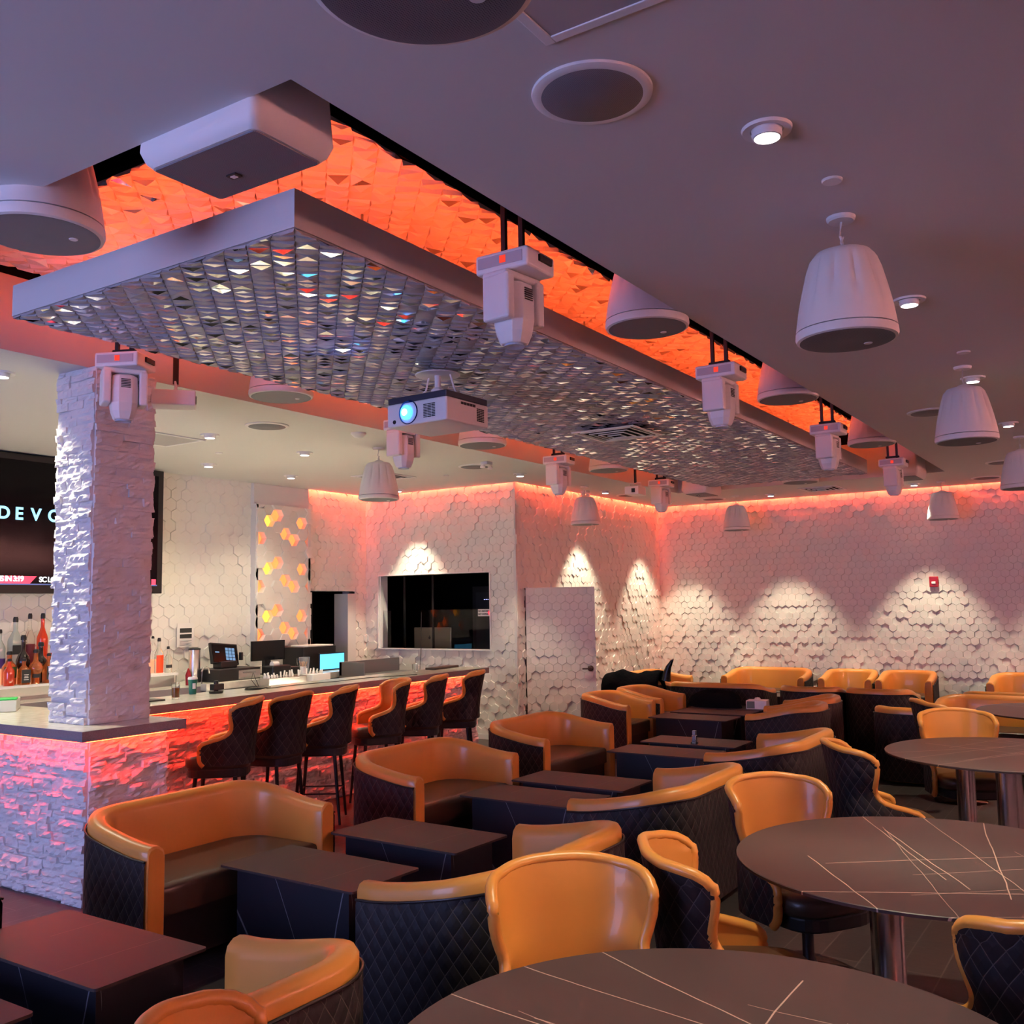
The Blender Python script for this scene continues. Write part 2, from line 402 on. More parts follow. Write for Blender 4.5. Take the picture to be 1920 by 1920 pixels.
m=MB(); m.box(3.775,5.83,1.056,3.80,9.2,1.062); link('led_strip',m,led_bar,bar); m=MB(); m.box(3.80,5.785,1.056,4.5,5.81,1.062); link('led_strip',m,led_bar,bar); m=MB(); m.prism([(4.6,6.79),(9.8,6.875),(9.8,6.90),(4.6,6.815)],1.056,1.062); link('led_strip',m,led_bar,bar)
m=MB(); m.box(4.5,7.42,.80,9.9,8.0,.84); m.box(4.6,7.1,0,9.8,7.9,.80); link('service_shelf',m,chrome2,bar)
m=MB(); m.box(4.8,7.90,.842,9.6,7.94,.848); link('added_uplight',m,mat('added warm uplight',(1,.9,.7),.5,emit=(1,.90,.60),es=40),bar)  # hidden uplight strip, added to brighten the bar ceiling

# back bar cabinet along the wall
bb=thing('back_bar_cabinet','stone topped back bar cabinet along the hexagon wall','cabinet',(0,0,0))
m=MB(); m.box(3.0,9.45,0,8.75,YB-.03,.92); link('body',m,black_pl,bb)
m=MB(); m.box(2.95,9.38,.92,8.8,YB-.03,1.0,1); m.box(2.951,9.381,1.0003,8.8,YB-.03,1.003,0); link('worktop',m,[quartz,edge_mat],bb,bevel=.003)
bc=thing('side_cabinet','pale stone topped cabinet under the cash register and screens','cabinet',(0,0,0))
m=MB(); m.box(7.62,9.30,0,10.2,9.37,.95); m.box(8.82,9.37,0,10.2,YB-.17,.95); link('body',m,chrome2,bc)
m=MB(); m.box(7.60,9.27,.95,8.78,9.375,1.03); m.box(8.81,9.27,.95,10.22,YB-.17,1.03); link('worktop',m,quartz,bc,bevel=.003)
sh=thing('bottle_shelf','stepped white shelf holding the liquor bottles below the television','shelf',(0,0,0))
m=MB(); m.box(4.6,9.72,1.003,7.5,YB-.03,1.13); link('base',m,chrome2,sh)
m=MB(); m.box(4.55,9.70,1.13,7.54,YB-.03,1.155); link('lower_step',m,white_pl,sh)
m=MB(); m.box(4.6,9.98,1.155,7.5,YB-.03,1.29); m.box(4.58,9.96,1.29,7.52,YB-.03,1.31); link('upper_step',m,mat('lit acrylic step',(.9,.6,.4),.5,emit=(1,.30,.12),es=.35),sh)

# ------------------------------------------------------------------ feature panel with lit hexagon holes
fp=thing('honeycomb_panel','tall white honeycomb wall panel with orange backlit hexagon cut-outs','wall panel',(9.11,YB,0))
Wp=1.04; cs=.158; rs=.165; z00=3.19-13*rs*1.0
lit={}
for p in range(3):
    zt=3.19-.66*p
    for c,dz,k in ((1,-.0825,'y'),(2,0,'a'),(5,-.0825,'a'),(0,-.33,'a'),(3,-.2475,'a'),(4,-.33,'a'),(6,-.33,'a')): lit[(c,round((zt+dz)/.0825))]=k
mb=MB(); rr=random.Random(21); glow=MB()
m=MB(); m.box(0,-.07,3.33,Wp,0,ZC-.001); m.box(0,-.112,0,.05,0,3.33); m.box(Wp-.05,-.112,0,Wp,0,3.33) 
for c in range(7):
    x=.075+cs*c; off=0 if c%2==0 else .0825
    k0=round((3.19-off)/.0825)
    for j in range(-1,20):
        kk=round((3.19-(.0825 if c%2 else 0)-j*.165)/.0825); z=kk*.0825+ (3.19-round(3.19/.0825)*.0825)
        if z<.1 or z>3.36: continue
        def P(sc): return [(min(max(x+sc*.1053*cos(a*pi/3),0.0),Wp), min(z+sc*.0953*sin(a*pi/3),3.33)) for a in range(6)]
        key=(c,kk)
        if key in lit:
            q=P(1.0); d0,d1=-.032,-.10
            mb.add([(a,d0,b) for a,b in q]+[(a,d1,b) for a,b in q],[(k,(k+1)%6,6+(k+1)%6,6+k) for k in range(6)])
            link('backlit_cell',MB().add([(a,-.034,b) for a,b in P(.98)],[(5,4,3,2,1,0)]),led_yellow if lit[key]=='y' else led_amber,fp)
        else:
            d=-.10-rr.choice([0,.012,.024,.036])
            q=P(1.0);q2=P(.93)
            mb.add([(a,-.03,b) for a,b in q]+[(a,d+.004,b) for a,b in q]+[(a,d,b) for a,b in q2],
                   [(k,(k+1)%6,6+(k+1)%6,6+k) for k in range(6)]+[(6+k,6+(k+1)%6,12+(k+1)%6,12+k) for k in range(6)]+[(12,13,14,15,16,17)])
link('honeycomb_tiles',mb,hex_white,fp); link('header_board',m,white_paint,fp,bevel=.004)

# ------------------------------------------------------------------ ceiling raft with faceted triangle tiles
def facets(mb, x0,y0,x1,y1, z, dep, rr, s=.112, mirror=.6, s1=.08, base=.45):
    """square cells laid at 45 degrees, each framing a tilted triangle, facing down"""
    c=1/math.sqrt(2); n=int(((x1-x0)+(y1-y0))*c/min(s,s1))+2
    for i in range(-1,n+2):
        for j in range(-n,n+1):
            def W(a,b):
                x,y=(x0+((i+a)*s1+(j+b)*s)*c, y0+((i+a)*s1-(j+b)*s)*c); return (min(max(x,x0),x1),min(max(y,y0),y1))
            x,y=(x0+((i+.5)*s1+(j+.5)*s)*c, y0+((i+.5)*s1-(j+.5)*s)*c)
            if not(x0-.5*s<x<x1+.5*s and y0-.5*s<y<y1+.5*s): continue
            q=[W(0,0),W(1,0),W(1,1),W(0,1)]
            f=rr.random()<.85
            A,B,Cc=((.10,.05),(.10,.95),(.80,.5)) if f else ((.80,.05),(.80,.95),(.12,.5))
            hs=[(base+(1-base)*rr.random())*dep for _ in range(3)]
            V=[(*p,z) for p in q]+[(*W(*p),z-h) for p,h in zip((A,B,Cc),hs)]
            # 0:(0,0) 1:(1,0) 2:(1,1) 3:(0,1)  4:A 5:B 6:C
            if f: fs=[(0,3,5,4),(3,2,5),(2,6,5),(2,1,6),(1,4,6),(1,0,4)]
            else: fs=[(1,4,5,2),(0,6,4),(0,4,1),(0,3,6),(3,5,6),(3,2,5)]
            mb.add(V,fs,0)
            mb.add([V[4],V[5],V[6]],[(0,1,2)],1 if rr.random()<mirror else 0)
raft=thing('ceiling_raft','long white floating ceiling raft faced with silver triangle facets','ceiling panel',(0,0,0))
AX0,AX1,AY0,AY1=2.98,13.55,3.085,5.36
m=MB(); z0,z1=3.595,3.775
m.box(AX0,AY0,z0,AX1,AY0+.03,z1); m.box(AX0,AY1-.03,z0,AX1,AY1,z1); m.box(AX0,AY0+.03,z0,AX0+.03,AY1-.03,z1); m.box(AX1-.03,AY0+.03,z0,AX1,AY1-.03,z1); m.box(AX0+.03,AY0+.03,z0+.02,AX1-.03,AY1-.03,z1-.03)
link('rim',m,white_paint,raft)
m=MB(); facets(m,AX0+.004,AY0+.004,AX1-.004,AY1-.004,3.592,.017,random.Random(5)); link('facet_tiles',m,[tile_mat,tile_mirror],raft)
m=MB(); q=.07
m.box(AX0+q,AY0+q,z1,AX1-q,AY0+q+.02,z1+.012); m.box(AX0+q,AY1-q-.02,z1,AX1-q,AY1-q,z1+.012); m.box(AX0+q,AY0+q,z1,AX0+q+.02,AY1-q,z1+.012); m.box(AX1-q-.02,AY0+q,z1,AX1-q,AY1-q,z1+.012)
link('led_strip',m,led_red,raft)
m=MB()
for x in (4,6.6,9.2,11.8):
    for y in (3.6,4.9): m.cyl(x,y,z1-.03,4.12,.008,8)
link('hanger_rod',m,chrome2,raft)
ut=thing('recess_ceiling_tiles','triangle relief ceiling tiles above the raft lit bright orange red','ceiling panel',(0,0,0))
m=MB(); m.box(2.95,3.02,4.17,13.5,6.10,4.2); link('backing',m,black_void,ut)
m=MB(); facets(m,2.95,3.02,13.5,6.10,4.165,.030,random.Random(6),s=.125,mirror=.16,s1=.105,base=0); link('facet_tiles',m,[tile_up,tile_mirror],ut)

# ------------------------------------------------------------------ red light line at the top of the walls
def strip(name,a,mt,label): 
    m=MB(); m.box(*a); o=link(name,m,mt); tag(o,label,'light strip'); return o
strip('led_strip',(10.16,YB-.085,ZC+.085,XW-.03,YB-.06,ZC+.099),led_pink,'red light line above the passage doorway behind the bar')
strip('led_strip',(XW-.065,YD+.02,ZC+.085,XW-.045,YB-.05,ZC+.099),led_pink,'red light line along the top of the window wall')
strip('led_strip',(XW+.03,YD-.065,ZC+.085,XF-.05,YD-.045,ZC+.099),led_pink,'red light line above the half open hexagon door')
strip('led_strip',(XF-.065,YR+.05,ZC+.085,XF-.045,YD-.03,ZC+.099),led_pink,'red light line along the top of the far wall')

# ------------------------------------------------------------------ furniture
def upath(W,D,Rc,n=10,arm=5):
    """U-shaped plan path from left tip to right tip, open towards +y; gives (point, outward normal, arc length)"""
    pts=[]; hx=W/2; yb=-D/2; yf=D/2
    for k in range(arm+1): pts.append(((-hx, yf+(yb+Rc-yf)*k/arm),(-1,0)))
    for k in range(1,n+1):
        a=pi+ (pi/2)*k/n; pts.append(((-hx+Rc+Rc*cos(a), yb+Rc+Rc*sin(a)),(cos(a),sin(a))))
    nb=max(2,int((W-2*Rc)/.1))
    for k in range(1,nb): pts.append(((-hx+Rc+(W-2*Rc)*k/nb, yb),(0,-1)))
    for k in range(0,n+1):
        a=3*pi/2+(pi/2)*k/n; pts.append(((hx-Rc+Rc*cos(a), yb+Rc+Rc*sin(a)),(cos(a),sin(a))))
    for k in range(1,arm+1): pts.append(((hx, yb+Rc+(yf-yb-Rc)*k/arm),(1,0)))
    out=[];s=0
    for i,(p,n_) in enumerate(pts):
        if i: s+=math.dist(p,pts[i-1][0])
        out.append((p,n_,s))
    return out
def tub(name,label,cat,W,D=.75,Rc=.33,group=None,th=.115):
    t=thing(name,label,cat,group=group)
    P=upath(W,D,Rc); L=P[-1][2]
    def top(s):
        f=min(s,L-s)/(L/2); f=min(1,f/.62); f=f*f*(3-2*f); return .675+.105*f
    sec=[]   # closed section, (inward offset, z or relative-to-top)
    rows=[]
    prof=[(0.004,.03,0),(.004,-.075,1),(.004,-.03,1),(.018,-.008,1),(.045,0,1),(.078,-.004,1),(.105,-.025,1),(th,-.06,1),(th,.36,0),(th,.03,0)]
    def sect(p,n_,s,shrink=0):
        r=[]
        for off,z,rel in prof:
            zz=(top(s)+z-shrink) if rel else z
            o=off+ (shrink*.6 if off<.06 else -shrink*.6)
            r.append((p[0]-n_[0]*o,p[1]-n_[1]*o,zz))
        return r
    mb=MB()
    for i,(p,n_,s) in enumerate(P):
        if i==0: rows.append(sect((p[0],p[1]+.008),n_,s,.012))
        rows.append(sect(p,n_,s))
    p,n_,s=P[-1]; rows.append(sect((p[0],p[1]+.008),n_,s,.012))
    rows=[r+[r[0]] for r in rows]
    mb.grid(rows,flip=False); k=len(prof)
    mb.add(rows[0][:k],[tuple(range(k))]); mb.add(rows[-1][:k],[tuple(range(k-1,-1,-1))])
    link('upholstered_shell',mb,tan,t,smooth=50)
    q=MB(); rws=[];uvs=[];bot=[]
    for (p,n_,s) in P:
        zt=top(s)-.07; cc=[]; uu=[]
        for z in (.035,.25,.45,zt-.02,zt):
            o=.009 if z<zt else .0; cc.append((p[0]+n_[0]*o,p[1]+n_[1]*o,z)); uu.append((s,z))
        rws.append(cc);uvs.append(uu)
    q.grid(rws,flip=True,uvs=uvs); link('quilted_back',q,quilt_mat,t,smooth=60)
    q=MB(); q.tube([(p[0]+n_[0]*.009,p[1]+n_[1]*.009,top(s)-.07) for (p,n_,s) in P],.006,6); link('piping',q,pipe_mat,t,smooth=60)
    # seat filling the U, front rounded over
    inner=[(p[0]-n_[0]*(th-.004),p[1]-n_[1]*(th-.004)) for (p,n_,s) in P]
    yf=D/2-.03
    poly=[(x,min(y,yf)) for x,y in inner]
    cx=0;cy=0
    q=MB(); rings=[(1,.29),(1,.40),(.985,.425),(.95,.438),(.8,.445)]
    vs=[];fs=[];n=len(poly)
    for sc,z in rings: vs+=[(x*sc,cy+(y-cy)*sc,z) for x,y in poly]
    for k in range(len(rings)-1):
        for i in range(n): j=(i+1)%n; fs.append((k*n+i,k*n+j,(k+1)*n+j,(k+1)*n+i))
    fs.append(tuple((len(rings)-1)*n+i for i in range(n))); fs.append(tuple(range(n-1,-1,-1)))
    q.add(vs,fs); link('seat_cushion',q,seat_lea,t,smooth=55)
    q=MB(); q.prism([(x,min(y,yf-.03)) for x,y in inner],.03,.29); link('seat_base',q,pipe_mat,t)
    for sx in (-1,1):
        for sy in (-1,1):
            q=MB(); q.cyl(sx*(W/2-.2),sy*(D/2-.16),0,.03,.025,12); link('foot',q,black_pl,t)
    return t
G1='tan and black loveseats in two facing rows'
love=tub('tub_loveseat','tan tub loveseat with dark quilted sides, beside the stone bar corner','loveseat',1.38,group=G1)
love.location=(3.94,4.79,0); love.rotation_euler=(0,0,pi)
LV=[((1.82,4.82),pi,'tan loveseat arm just showing at the left edge of the photo','G'),
((6.2,4.85),pi,'tan tub loveseat in front of the middle bar stools, second from the column'),
((8.3,5.05),pi,'tan tub loveseat in front of the bar end, before the two single chairs'),
((1.95,2.58),0,'tan tub loveseat seen from behind in the bottom left foreground'),
((4.02,2.66),0,'tan loveseat seen from behind, touching the foreground orange wing chair'),
((6.06,2.76),0,'loveseat seen from behind between the two nearer wing chairs'),
((8.2,2.72),0,'loveseat seen from behind with its back toward the third round table'),
((13.12,5.14),-pi/2,'loveseat backing the camera behind the black bag, facing the far wall'),
((15.82,5.33),pi/2,'orange loveseat against the far wall, nearest the room corner'),
((15.82,1.35),pi/2,'orange loveseat against the far wall at the right edge'),
((12.05,1.45),pi/2,'orange loveseat facing the camera behind the farthest round table'),
((13.1,1.30),-pi/2,'loveseat back edge just behind the orange loveseat of the farthest table'),
((14.6,6.82),pi,'orange loveseat in the far corner beside the half open door')]
for a in LV: dup(love,(a[0][0],a[0][1],0),a[1],a[2],G1)
G2='single tan tub chairs'
single=tub('tub_chair','single tan tub chair nearer the bar, left of the pair by the low tables','armchair',.82,group=G2)
single.location=(10.95,5.68,0); single.rotation_euler=(0,0,pi)
for a in [((11.86,5.66),pi,'single tan tub chair right of the pair beside the half open door'),
((10.66,3.36),0,'single tub chair seen from behind, left of a pair, beside the white tissue box'),
((11.53,3.45),0,'single tub chair seen from behind, right of a pair, past the tissue box'),
((12.98,3.78),-pi/2,'single tub chair with dark back to the camera, left of two before the far wall'),
((12.98,2.93),-pi/2,'single tub chair with dark back to the camera, right of two before the far wall'),
((15.82,4.02),pi/2,'single orange tub chair on the far wall, left of the middle pair'),
((15.82,3.16),pi/2,'single orange tub chair on the far wall, right of the middle pair'),
((13.12,6.29),-pi/2,'tub chair under the draped black jacket near the door'),
((10.95,2.12),-pi/2,'low dark tub chair between the wing chairs of the far tables')]:
    dup(single,(a[0][0],a[0][1],0),a[1],a[2],G2)

def wing_shell(t,z0,zt,W=.60,D=.56,Rc=.24,quiltname='quilted_back'):
    P=upath(W,D,Rc,n=12,arm=8); L=P[-1][2]; half=L/2
    import bisect
    ss=[p[2] for p in P]
    def at(s):
        s=min(max(s,0),L); i=max(1,min(len(P)-1,bisect.bisect_left(ss,s))); a,b=P[i-1],P[i]
        f=(s-a[2])/max(1e-6,b[2]-a[2])
        p=(a[0][0]+(b[0][0]-a[0][0])*f,a[0][1]+(b[0][1]-a[0][1])*f); n_=Vector((a[1][0]+(b[1][0]-a[1][0])*f,a[1][1]+(b[1][1]-a[1][1])*f)).normalized()
        return p,n_
    H=zt-z0
    ext=[(0,.80),(.06,.85),(.28,.86),(.33,.85),(.355,.81),(.37,.74),(.385,.66),(.42,.575),(.48,.52),(.56,.50),(.66,.515),(.76,.54),(.85,.555),(.92,.54),(.965,.48),(.99,.40),(1.0,.30)]
    def ei(v):
        for (a,b),(c,d) in zip(ext,ext[1:]):
            if v<=c: return b+(d-b)*(v-a)/(c-a)
        return ext[-1][1]
    ext=[(v,sum(ei(min(1,max(0,v+o)))*w_ for o,w_ in ((-.03,.25),(0,.5),(.03,.25))) if .05<v<.9 else ei(v)) for v in [k/30 for k in range(30)]+[.98,.992,1.]]
    rowsO=[];rowsI=[];uv=[]
    N=28
    for (v,e) in ext:
        ro=[];ri=[];ru=[]
        z=z0+v*H; smax=half*e
        lean=-.09*max(0,v-.2)**1.3
        for k in range(N+1):
            s=-smax+2*smax*k/N; p,n_=at(half+s)
            flare=1+.07*max(0,v-.45)
            # the top of the wings opens outward
            x=p[0]*flare*(1-.10*math.exp(-((v-.52)/.14)**2)); y=p[1]+lean
            zz=z+ (.0 if v<.9 else -.02*(abs(s)/max(smax,.01))**2)
            th=.024
            ro.append((x+n_[0]*.012,y+n_[1]*.012,zz)); ri.append((x-n_[0]*th,y-n_[1]*th,zz)); ru.append((s,z))
        rowsO.append(ro);rowsI.append(ri);uv.append(ru)
    # outer quilted skin
    q=MB(); q.grid(rowsO,uvs=uv); link(quiltname,q,quilt_mat,t,smooth=70)
    # inner tan lining plus rolled edge
    q=MB(); q.grid(rowsI,flip=True)
    def loop(rows): return [r[0] for r in rows]+rows[-1][1:-1]+[r[-1] for r in rows[::-1]]
    a=loop(rowsO); b=loop(rowsI)
    mid=[tuple((Vector(x)+Vector(y))/2) for x,y in zip(a,b)]
    dirs=[]
    n=len(mid)
    q.tube(mid,.0225,10)
    # floor of the shell
    link('backrest_lining',q,tan,t,smooth=70)
    return t
def wing(name,label,cat,stool=False,group=None):
    t=thing(name,label,cat,group=group); sz=.76 if stool else .46
    z0,zt=(.69,1.18) if stool else (.30,.93)
    W=.44 if stool else .60; D=.46 if stool else .56
    wing_shell(t,z0,zt,W,D,.18 if stool else .24)
    q=MB(); w=W/2-.03; poly=[]
    for k in range(32):
        a=2*pi*k/32; ca,sa=cos(a),sin(a); e=.55
        poly.append((w*abs(ca)**e*(1 if ca>0 else -1), .03+(D/2+.02)*abs(sa)**e*(1 if sa>0 else -1)))
    rings=[(.94,sz-.10),(1,sz-.08),(1,sz-.03),(.95,sz-.008),(.8,sz+.004),(.4,sz+.01)]; vs=[];fs=[];n=32
    for sc,z in rings: vs+=[(x*sc,y*sc,z) for x,y in poly]
    for k in range(len(rings)-1):
        for i in range(n): j=(i+1)%n; fs.append((k*n+i,k*n+j,(k+1)*n+j,(k+1)*n+i))
    fs.append(tuple((len(rings)-1)*n+i for i in range(n))); fs.append(tuple(range(n-1,-1,-1)))
    q.add(vs,fs); link('seat',q,seat_lea if not stool else seat_lea,t,smooth=50)
    q=MB(); q.prism([(x*.93,y*.93) for x,y in poly],sz-.17,sz-.10); link('seat_frame',q,black_pl,t,bevel=.01)
    if stool:
        for sx in (-1,1):
            for sy in (-1,1):
                q=MB(); q.tube([(sx*.17,.03+sy*.15,sz-.16),(sx*.205,.03+sy*.20,0.005)],.017,8,r2=.011); link('leg',q,black_metal,t,smooth=40)
        q=MB(); f=.27; k=.17+.035*(sz-.16-f)/(sz-.16); ky=.15+.05*(sz-.16-f)/(sz-.16)
        q.tube([(-k,.03-ky,f),(k,.03-ky,f),(k,.03+ky,f),(-k,.03+ky,f),(-k,.03-ky,f)],.007,6); link('footrest',q,black_metal,t)
    else:
        q=MB(); q.lathe([(.001,.03),(.05,.04),(.03,.09),(.028,.30)],20,(0,.03,0)); link('stem',q,black_pl,t,smooth=40)
        q=MB(); q.lathe([(.23,0),(.235,.006),(.22,.014),(.05,.03),(.001,.03)],36,(0,.03,0)); link('base_disc',q,copper,t,smooth=30)
    return t
G3='wing chairs at the round tables'
def face(p,c): return math.atan2(c[1]-p[1],c[0]-p[0])-pi/2
T=[(2.34,.96),(4.66,.87),(8.0,.94),(11.1,.72)]
w0=wing('wing_chair','large orange wing chair facing the camera behind the nearest round table','chair',group=G3)
p=(3.05,1.72); w0.location=(*p,0); w0.rotation_euler=(0,0,face(p,T[0]))
for p,c,lb in [((3.80,1.47),T[1],'wing chair with quilted back seen from behind, right of the foreground orange chair'),
((5.13,1.60),T[1],'yellow lit wing chair facing the camera behind the large middle round table'),
((6.93,1.60),(8.6,.80),'wing chair seen from behind between the middle and third round tables'),
((8.86,1.36),T[2],'orange wing chair facing the camera behind the third round table'),
((10.02,1.62),T[3],'wing chair seen from behind at the farthest round table'),
((3.68,.36),T[1],'wing chair with quilted back in the bottom right corner of the photo'),
((1.68,1.74),T[0],'wing chair whose orange top just shows at the bottom edge of the photo')]:
    dup(w0,(p[0],p[1],0),face(p,c) if 'seen from behind' not in lb or p[1]<1 else R(-150),lb,G3)
G4='wing back bar stools along the bar'
s0=wing('bar_stool','nearest wing back bar stool, its quilted side beside the pedestal','bar stool',True,G4)
ST=[(5.30,6.25,.70,''),(5.88,6.28,.25,'wing back bar stool second from the stone column'),(6.48,6.30,.62,'wing back bar stool third from the column, tan rim against red stone'),
(7.25,6.32,1.0,'fourth wing back bar stool, turned to show its tan inner back'),(7.90,6.35,.58,'fifth wing back bar stool, one short of the bar end'),(8.58,6.36,.55,'last wing back bar stool at the far end of the bar')]
s0.location=(5.30,6.25,0); s0.rotation_euler=(0,0,.70)
for x,y,a,lb in ST[1:]: dup(s0,(x,y,0),a,lb,G4)

# low tables
def rrect(w,d,r,n=5):
    o=[]
    for cx,cy,a0 in ((w/2-r,d/2-r,0),(-w/2+r,d/2-r,90),(-w/2+r,-d/2+r,180),(w/2-r,-d/2+r,270)):
        for k in range(n+1): a=R(a0+90*k/n); o.append((cx+r*cos(a),cy+r*sin(a)))
    return o
G5='low stone side tables between the loveseats'
lt=thing('low_table','low stone table in the lower left, before the loveseat by the column','table',group=G5)
m=MB(); m.prism(rrect(.52,1.0,.02),.488,.50); link('table_top',m,stone_top2,lt)
m=MB(); m.box(-.20,-.42,0,.20,.42,.487); link('pedestal',m,dark_slab,lt)
lt.location=(2.53,3.87,0)
for x,y,a,lb in [(1.78,3.87,0,'low stone table cut off at the bottom left corner'),(3.94,3.87,-.02,'low stone table touching the front of the nearest whole loveseat, faint red glow'),
(4.80,3.87,-.03,'third low stone table, before the second loveseat'),(6.16,3.87,0,'low stone table with its top partly behind a loveseat arm, nearer of the middle pair'),(6.86,3.87,0,'farther low stone table of the middle pair'),
(8.55,3.9,0,'low stone table beside the one carrying a small bottle'),(9.28,3.9,0,'low stone table carrying the small silver bottle'),
(11.2,4.72,0,'low stone table nearest the camera before the single tan chairs'),(11.85,4.72,0,'middle low stone table of three, in front of the black bag'),(12.42,4.72,0,'low stone table under the black bag and the white tissue box'),
(14.3,4.7,0,'low table before the far wall loveseats')]:
    dup(lt,(x,y,0),a,lb,G5)

# round tables
G6='round stone topped tables'
rt=thing('round_table','nearest round table, cut off by the bottom edge of the photo','table',group=G6)
m=MB(); m.lathe([(.001,.738),(.80,.738),(.838,.745),(.84,.757),(.837,.76),(.001,.76)],96); link('table_top',m,[stone_top],rt,smooth=30)
for k in range(4):
    m=MB(); a=k*pi/2+pi/4; m.cyl(.29*cos(a),.29*sin(a),.015,.738,.065,28); link('post',m,chrome,rt,smooth=40)
m=MB(); m.lathe([(.42,0),(.42,.012),(.40,.015),(.001,.015)],48); link('floor_plate',m,chrome2,rt)
rt.location=(*T[0],0); rt.rotation_euler=(0,0,1.2)
for (x,y),a,lb in ((T[1],.05+R(12),'large middle round table with pale veins and steel posts'),(T[2],2.4,'third round table, smaller behind the middle one'),(T[3],.7,'farthest round table at the right edge')):
    dup(rt,(x,y,0),a,lb,G6)

# ------------------------------------------------------------------ pendants and recess speakers
def bell(t,z,s=1.,face_m=grille_mat):
    def lob(k,a):
        if .12<k<.8: 
            f=sin((k-.12)/.68*pi); c=max(0,cos(12*a))**3; return 1-.075*f*c
        return 1
    m=MB(); pr=[(.085,.41),(.12,.400),(.145,.37),(.163,.32),(.178,.26),(.192,.20),(.204,.14),(.213,.08),(.218,.045)][::-1]
    m.lathe([(r*s,zz*s+z) for r,zz in pr],96,lobes=lambda k,a:lob(1-k,a)); link('housing',m,cream,t,smooth=50)
    m=MB(); m.lathe([(.205*s,z+.0),(.216*s,z+.004*s),(.221*s,z+.018*s),(.2195*s,z+.040*s)],64); link('rim',m,cream,t,smooth=50)
    m=MB(); m.lathe([(.001,z-.004),(.12*s,z-.003),(.203*s,z-.001),(.203*s,z+.001)],64); link('speaker_grille',m,face_m,t,smooth=40)
    m=MB(); m.lathe([(.001,z-.006),(.017,z-.006),(.02,z-.002)],20,(.12*s*.7,-.12*s*.6,0)); link('badge',m,white_pl,t)
G7='white bell shaped pendant speakers'
def pendant(label,loc):
    t=thing('pendant_speaker',label,'speaker',(loc[0],loc[1],0),group=G7)
    bell(t,3.05)
    m=MB(); m.lathe([(.05,3.455),(.045,3.475),(.02,3.485)],20); link('top_cap',m,cream,t,smooth=40)
    m=MB(); m.tube([(0,0,3.47),(.012,0,3.50),(-.01,.004,3.53),(0,0,3.60)],.006,6); m.tube([(0,0,3.48),(-.02,0,3.495),(.006,-.004,3.53)],.005,6); link('cable',m,white_pl,t,smooth=50)
    m=MB(); m.lathe([(.001,3.598),(.055,3.60),(.062,3.608),(.064,3.62)],32); link('ceiling_plate',m,white_pl,t,smooth=30)
    return t
pe=pendant('large pendant speaker with fluted sides on the right, nearest whole one',(4.38,1.056))
for x,y,lb in ((1.33,1.05,'pendant speaker cut off by the top edge, seen from right below'),(7.84,1.06,'second bell pendant speaker on the right, beneath the glaring downlight'),(7.95,6.92,'pendant speaker above the bar left of the window'),
(12.5,6.88,'pendant speaker in front of the door wall'),(15.3,5.59,'pendant speaker brightly lit on one side, left one before the far wall'),(15.5,2.48,'pendant speaker brightly lit on one side, right one before the far wall'),
(11.7,1.06,'pendant speaker cut off at the right edge, third along the right side')):
    dup(pe,(x,y,0),rnd.uniform(0,.4),lb,G7)
G8='large cone speakers hanging in the ceiling recess'
rs=thing('cone_speaker','large cone speaker in the recess, cut off at the left edge','speaker',(2.26,3.86,0),group=G8)
bell(rs,3.50,1.16)
m=MB(); m.tube([(0,0,3.97),(0,0,4.44)],.007,6); link('cable',m,black_pl,rs)
for x,y,z,lb in ((5.33,2.47,3.57,'cone speaker in the recess right of the nearest moving light'),(8.12,2.47,3.60,'second cone speaker along the right side of the recess'),(11.12,2.47,3.60,'third cone speaker along the right side of the recess'),
(5.42,5.75,3.59,'cone speaker on the bar side of the recess, left of the projector'),(8.25,5.75,3.56,'cone speaker on the bar side, just beneath the projector'),(11.1,5.75,3.60,'cone speaker on the bar side, past the projector'),
(13.9,4.1,3.58,'cone speaker at the far end of the recess')):
    dup(rs,(x,y,z-3.50),rnd.uniform(0,.5),lb,G8)
# square speakers at the recess corners
G9='square speakers at the recess corners'
def sqspk(label,loc,rz):
    t=thing('square_speaker',label,'speaker',loc,rz,G9)
    m=MB(); a,b=.185,.30
    rings=[((a-.02,b-.02),0.0),((a,b),.02),((a+.015,b+.015),.06),((a,b),.30),((a-.02,b-.02),.46)]
    vs=[];n=0
    for (p,q),z in rings: vs+=[(x,y,z) for x,y in rrect(2*p,2*q,.03)]; n=len(rrect(1,1,.03))
    fs=[(k*n+i,k*n+(i+1)%n,(k+1)*n+(i+1)%n,(k+1)*n+i) for k in range(4) for i in range(n)]+[tuple(range(n-1,-1,-1)),tuple(4*n+i for i in range(n))]
    m.add(vs,fs); link('housing',m,cream,t,smooth=35)
    m=MB(); m.prism(rrect(.31,.54,.015),-.006,.001); link('speaker_grille',m,grille_mat,t)
    bd=MB(); bd.box(.02,.03,-.012,.055,.08,-.006); bo=link('badge',bd,black_pl,t)
    bd=MB(); bd.box(.028,.043,-.014,.047,.067,-.012); link('badge_emblem',bd,white_pl,bo)
    m=MB(); m.tube([(0,-.1,.45),(0,-.1,.90)],.01,6); m.tube([(0,.1,.45),(0,.1,.90)],.01,6); link('bracket',m,black_metal,t)
    return t
sq=sqspk('square speaker with perforated face at the nearest recess corner',(2.335,2.72,3.53),0)
dup(sq,(13.75,2.62,3.50),pi/2,'square speaker at the far right recess corner, lit red')
dup(sq,(13.75,5.55,3.50),pi/2,'square speaker at the far recess corner on the bar side, lit red')

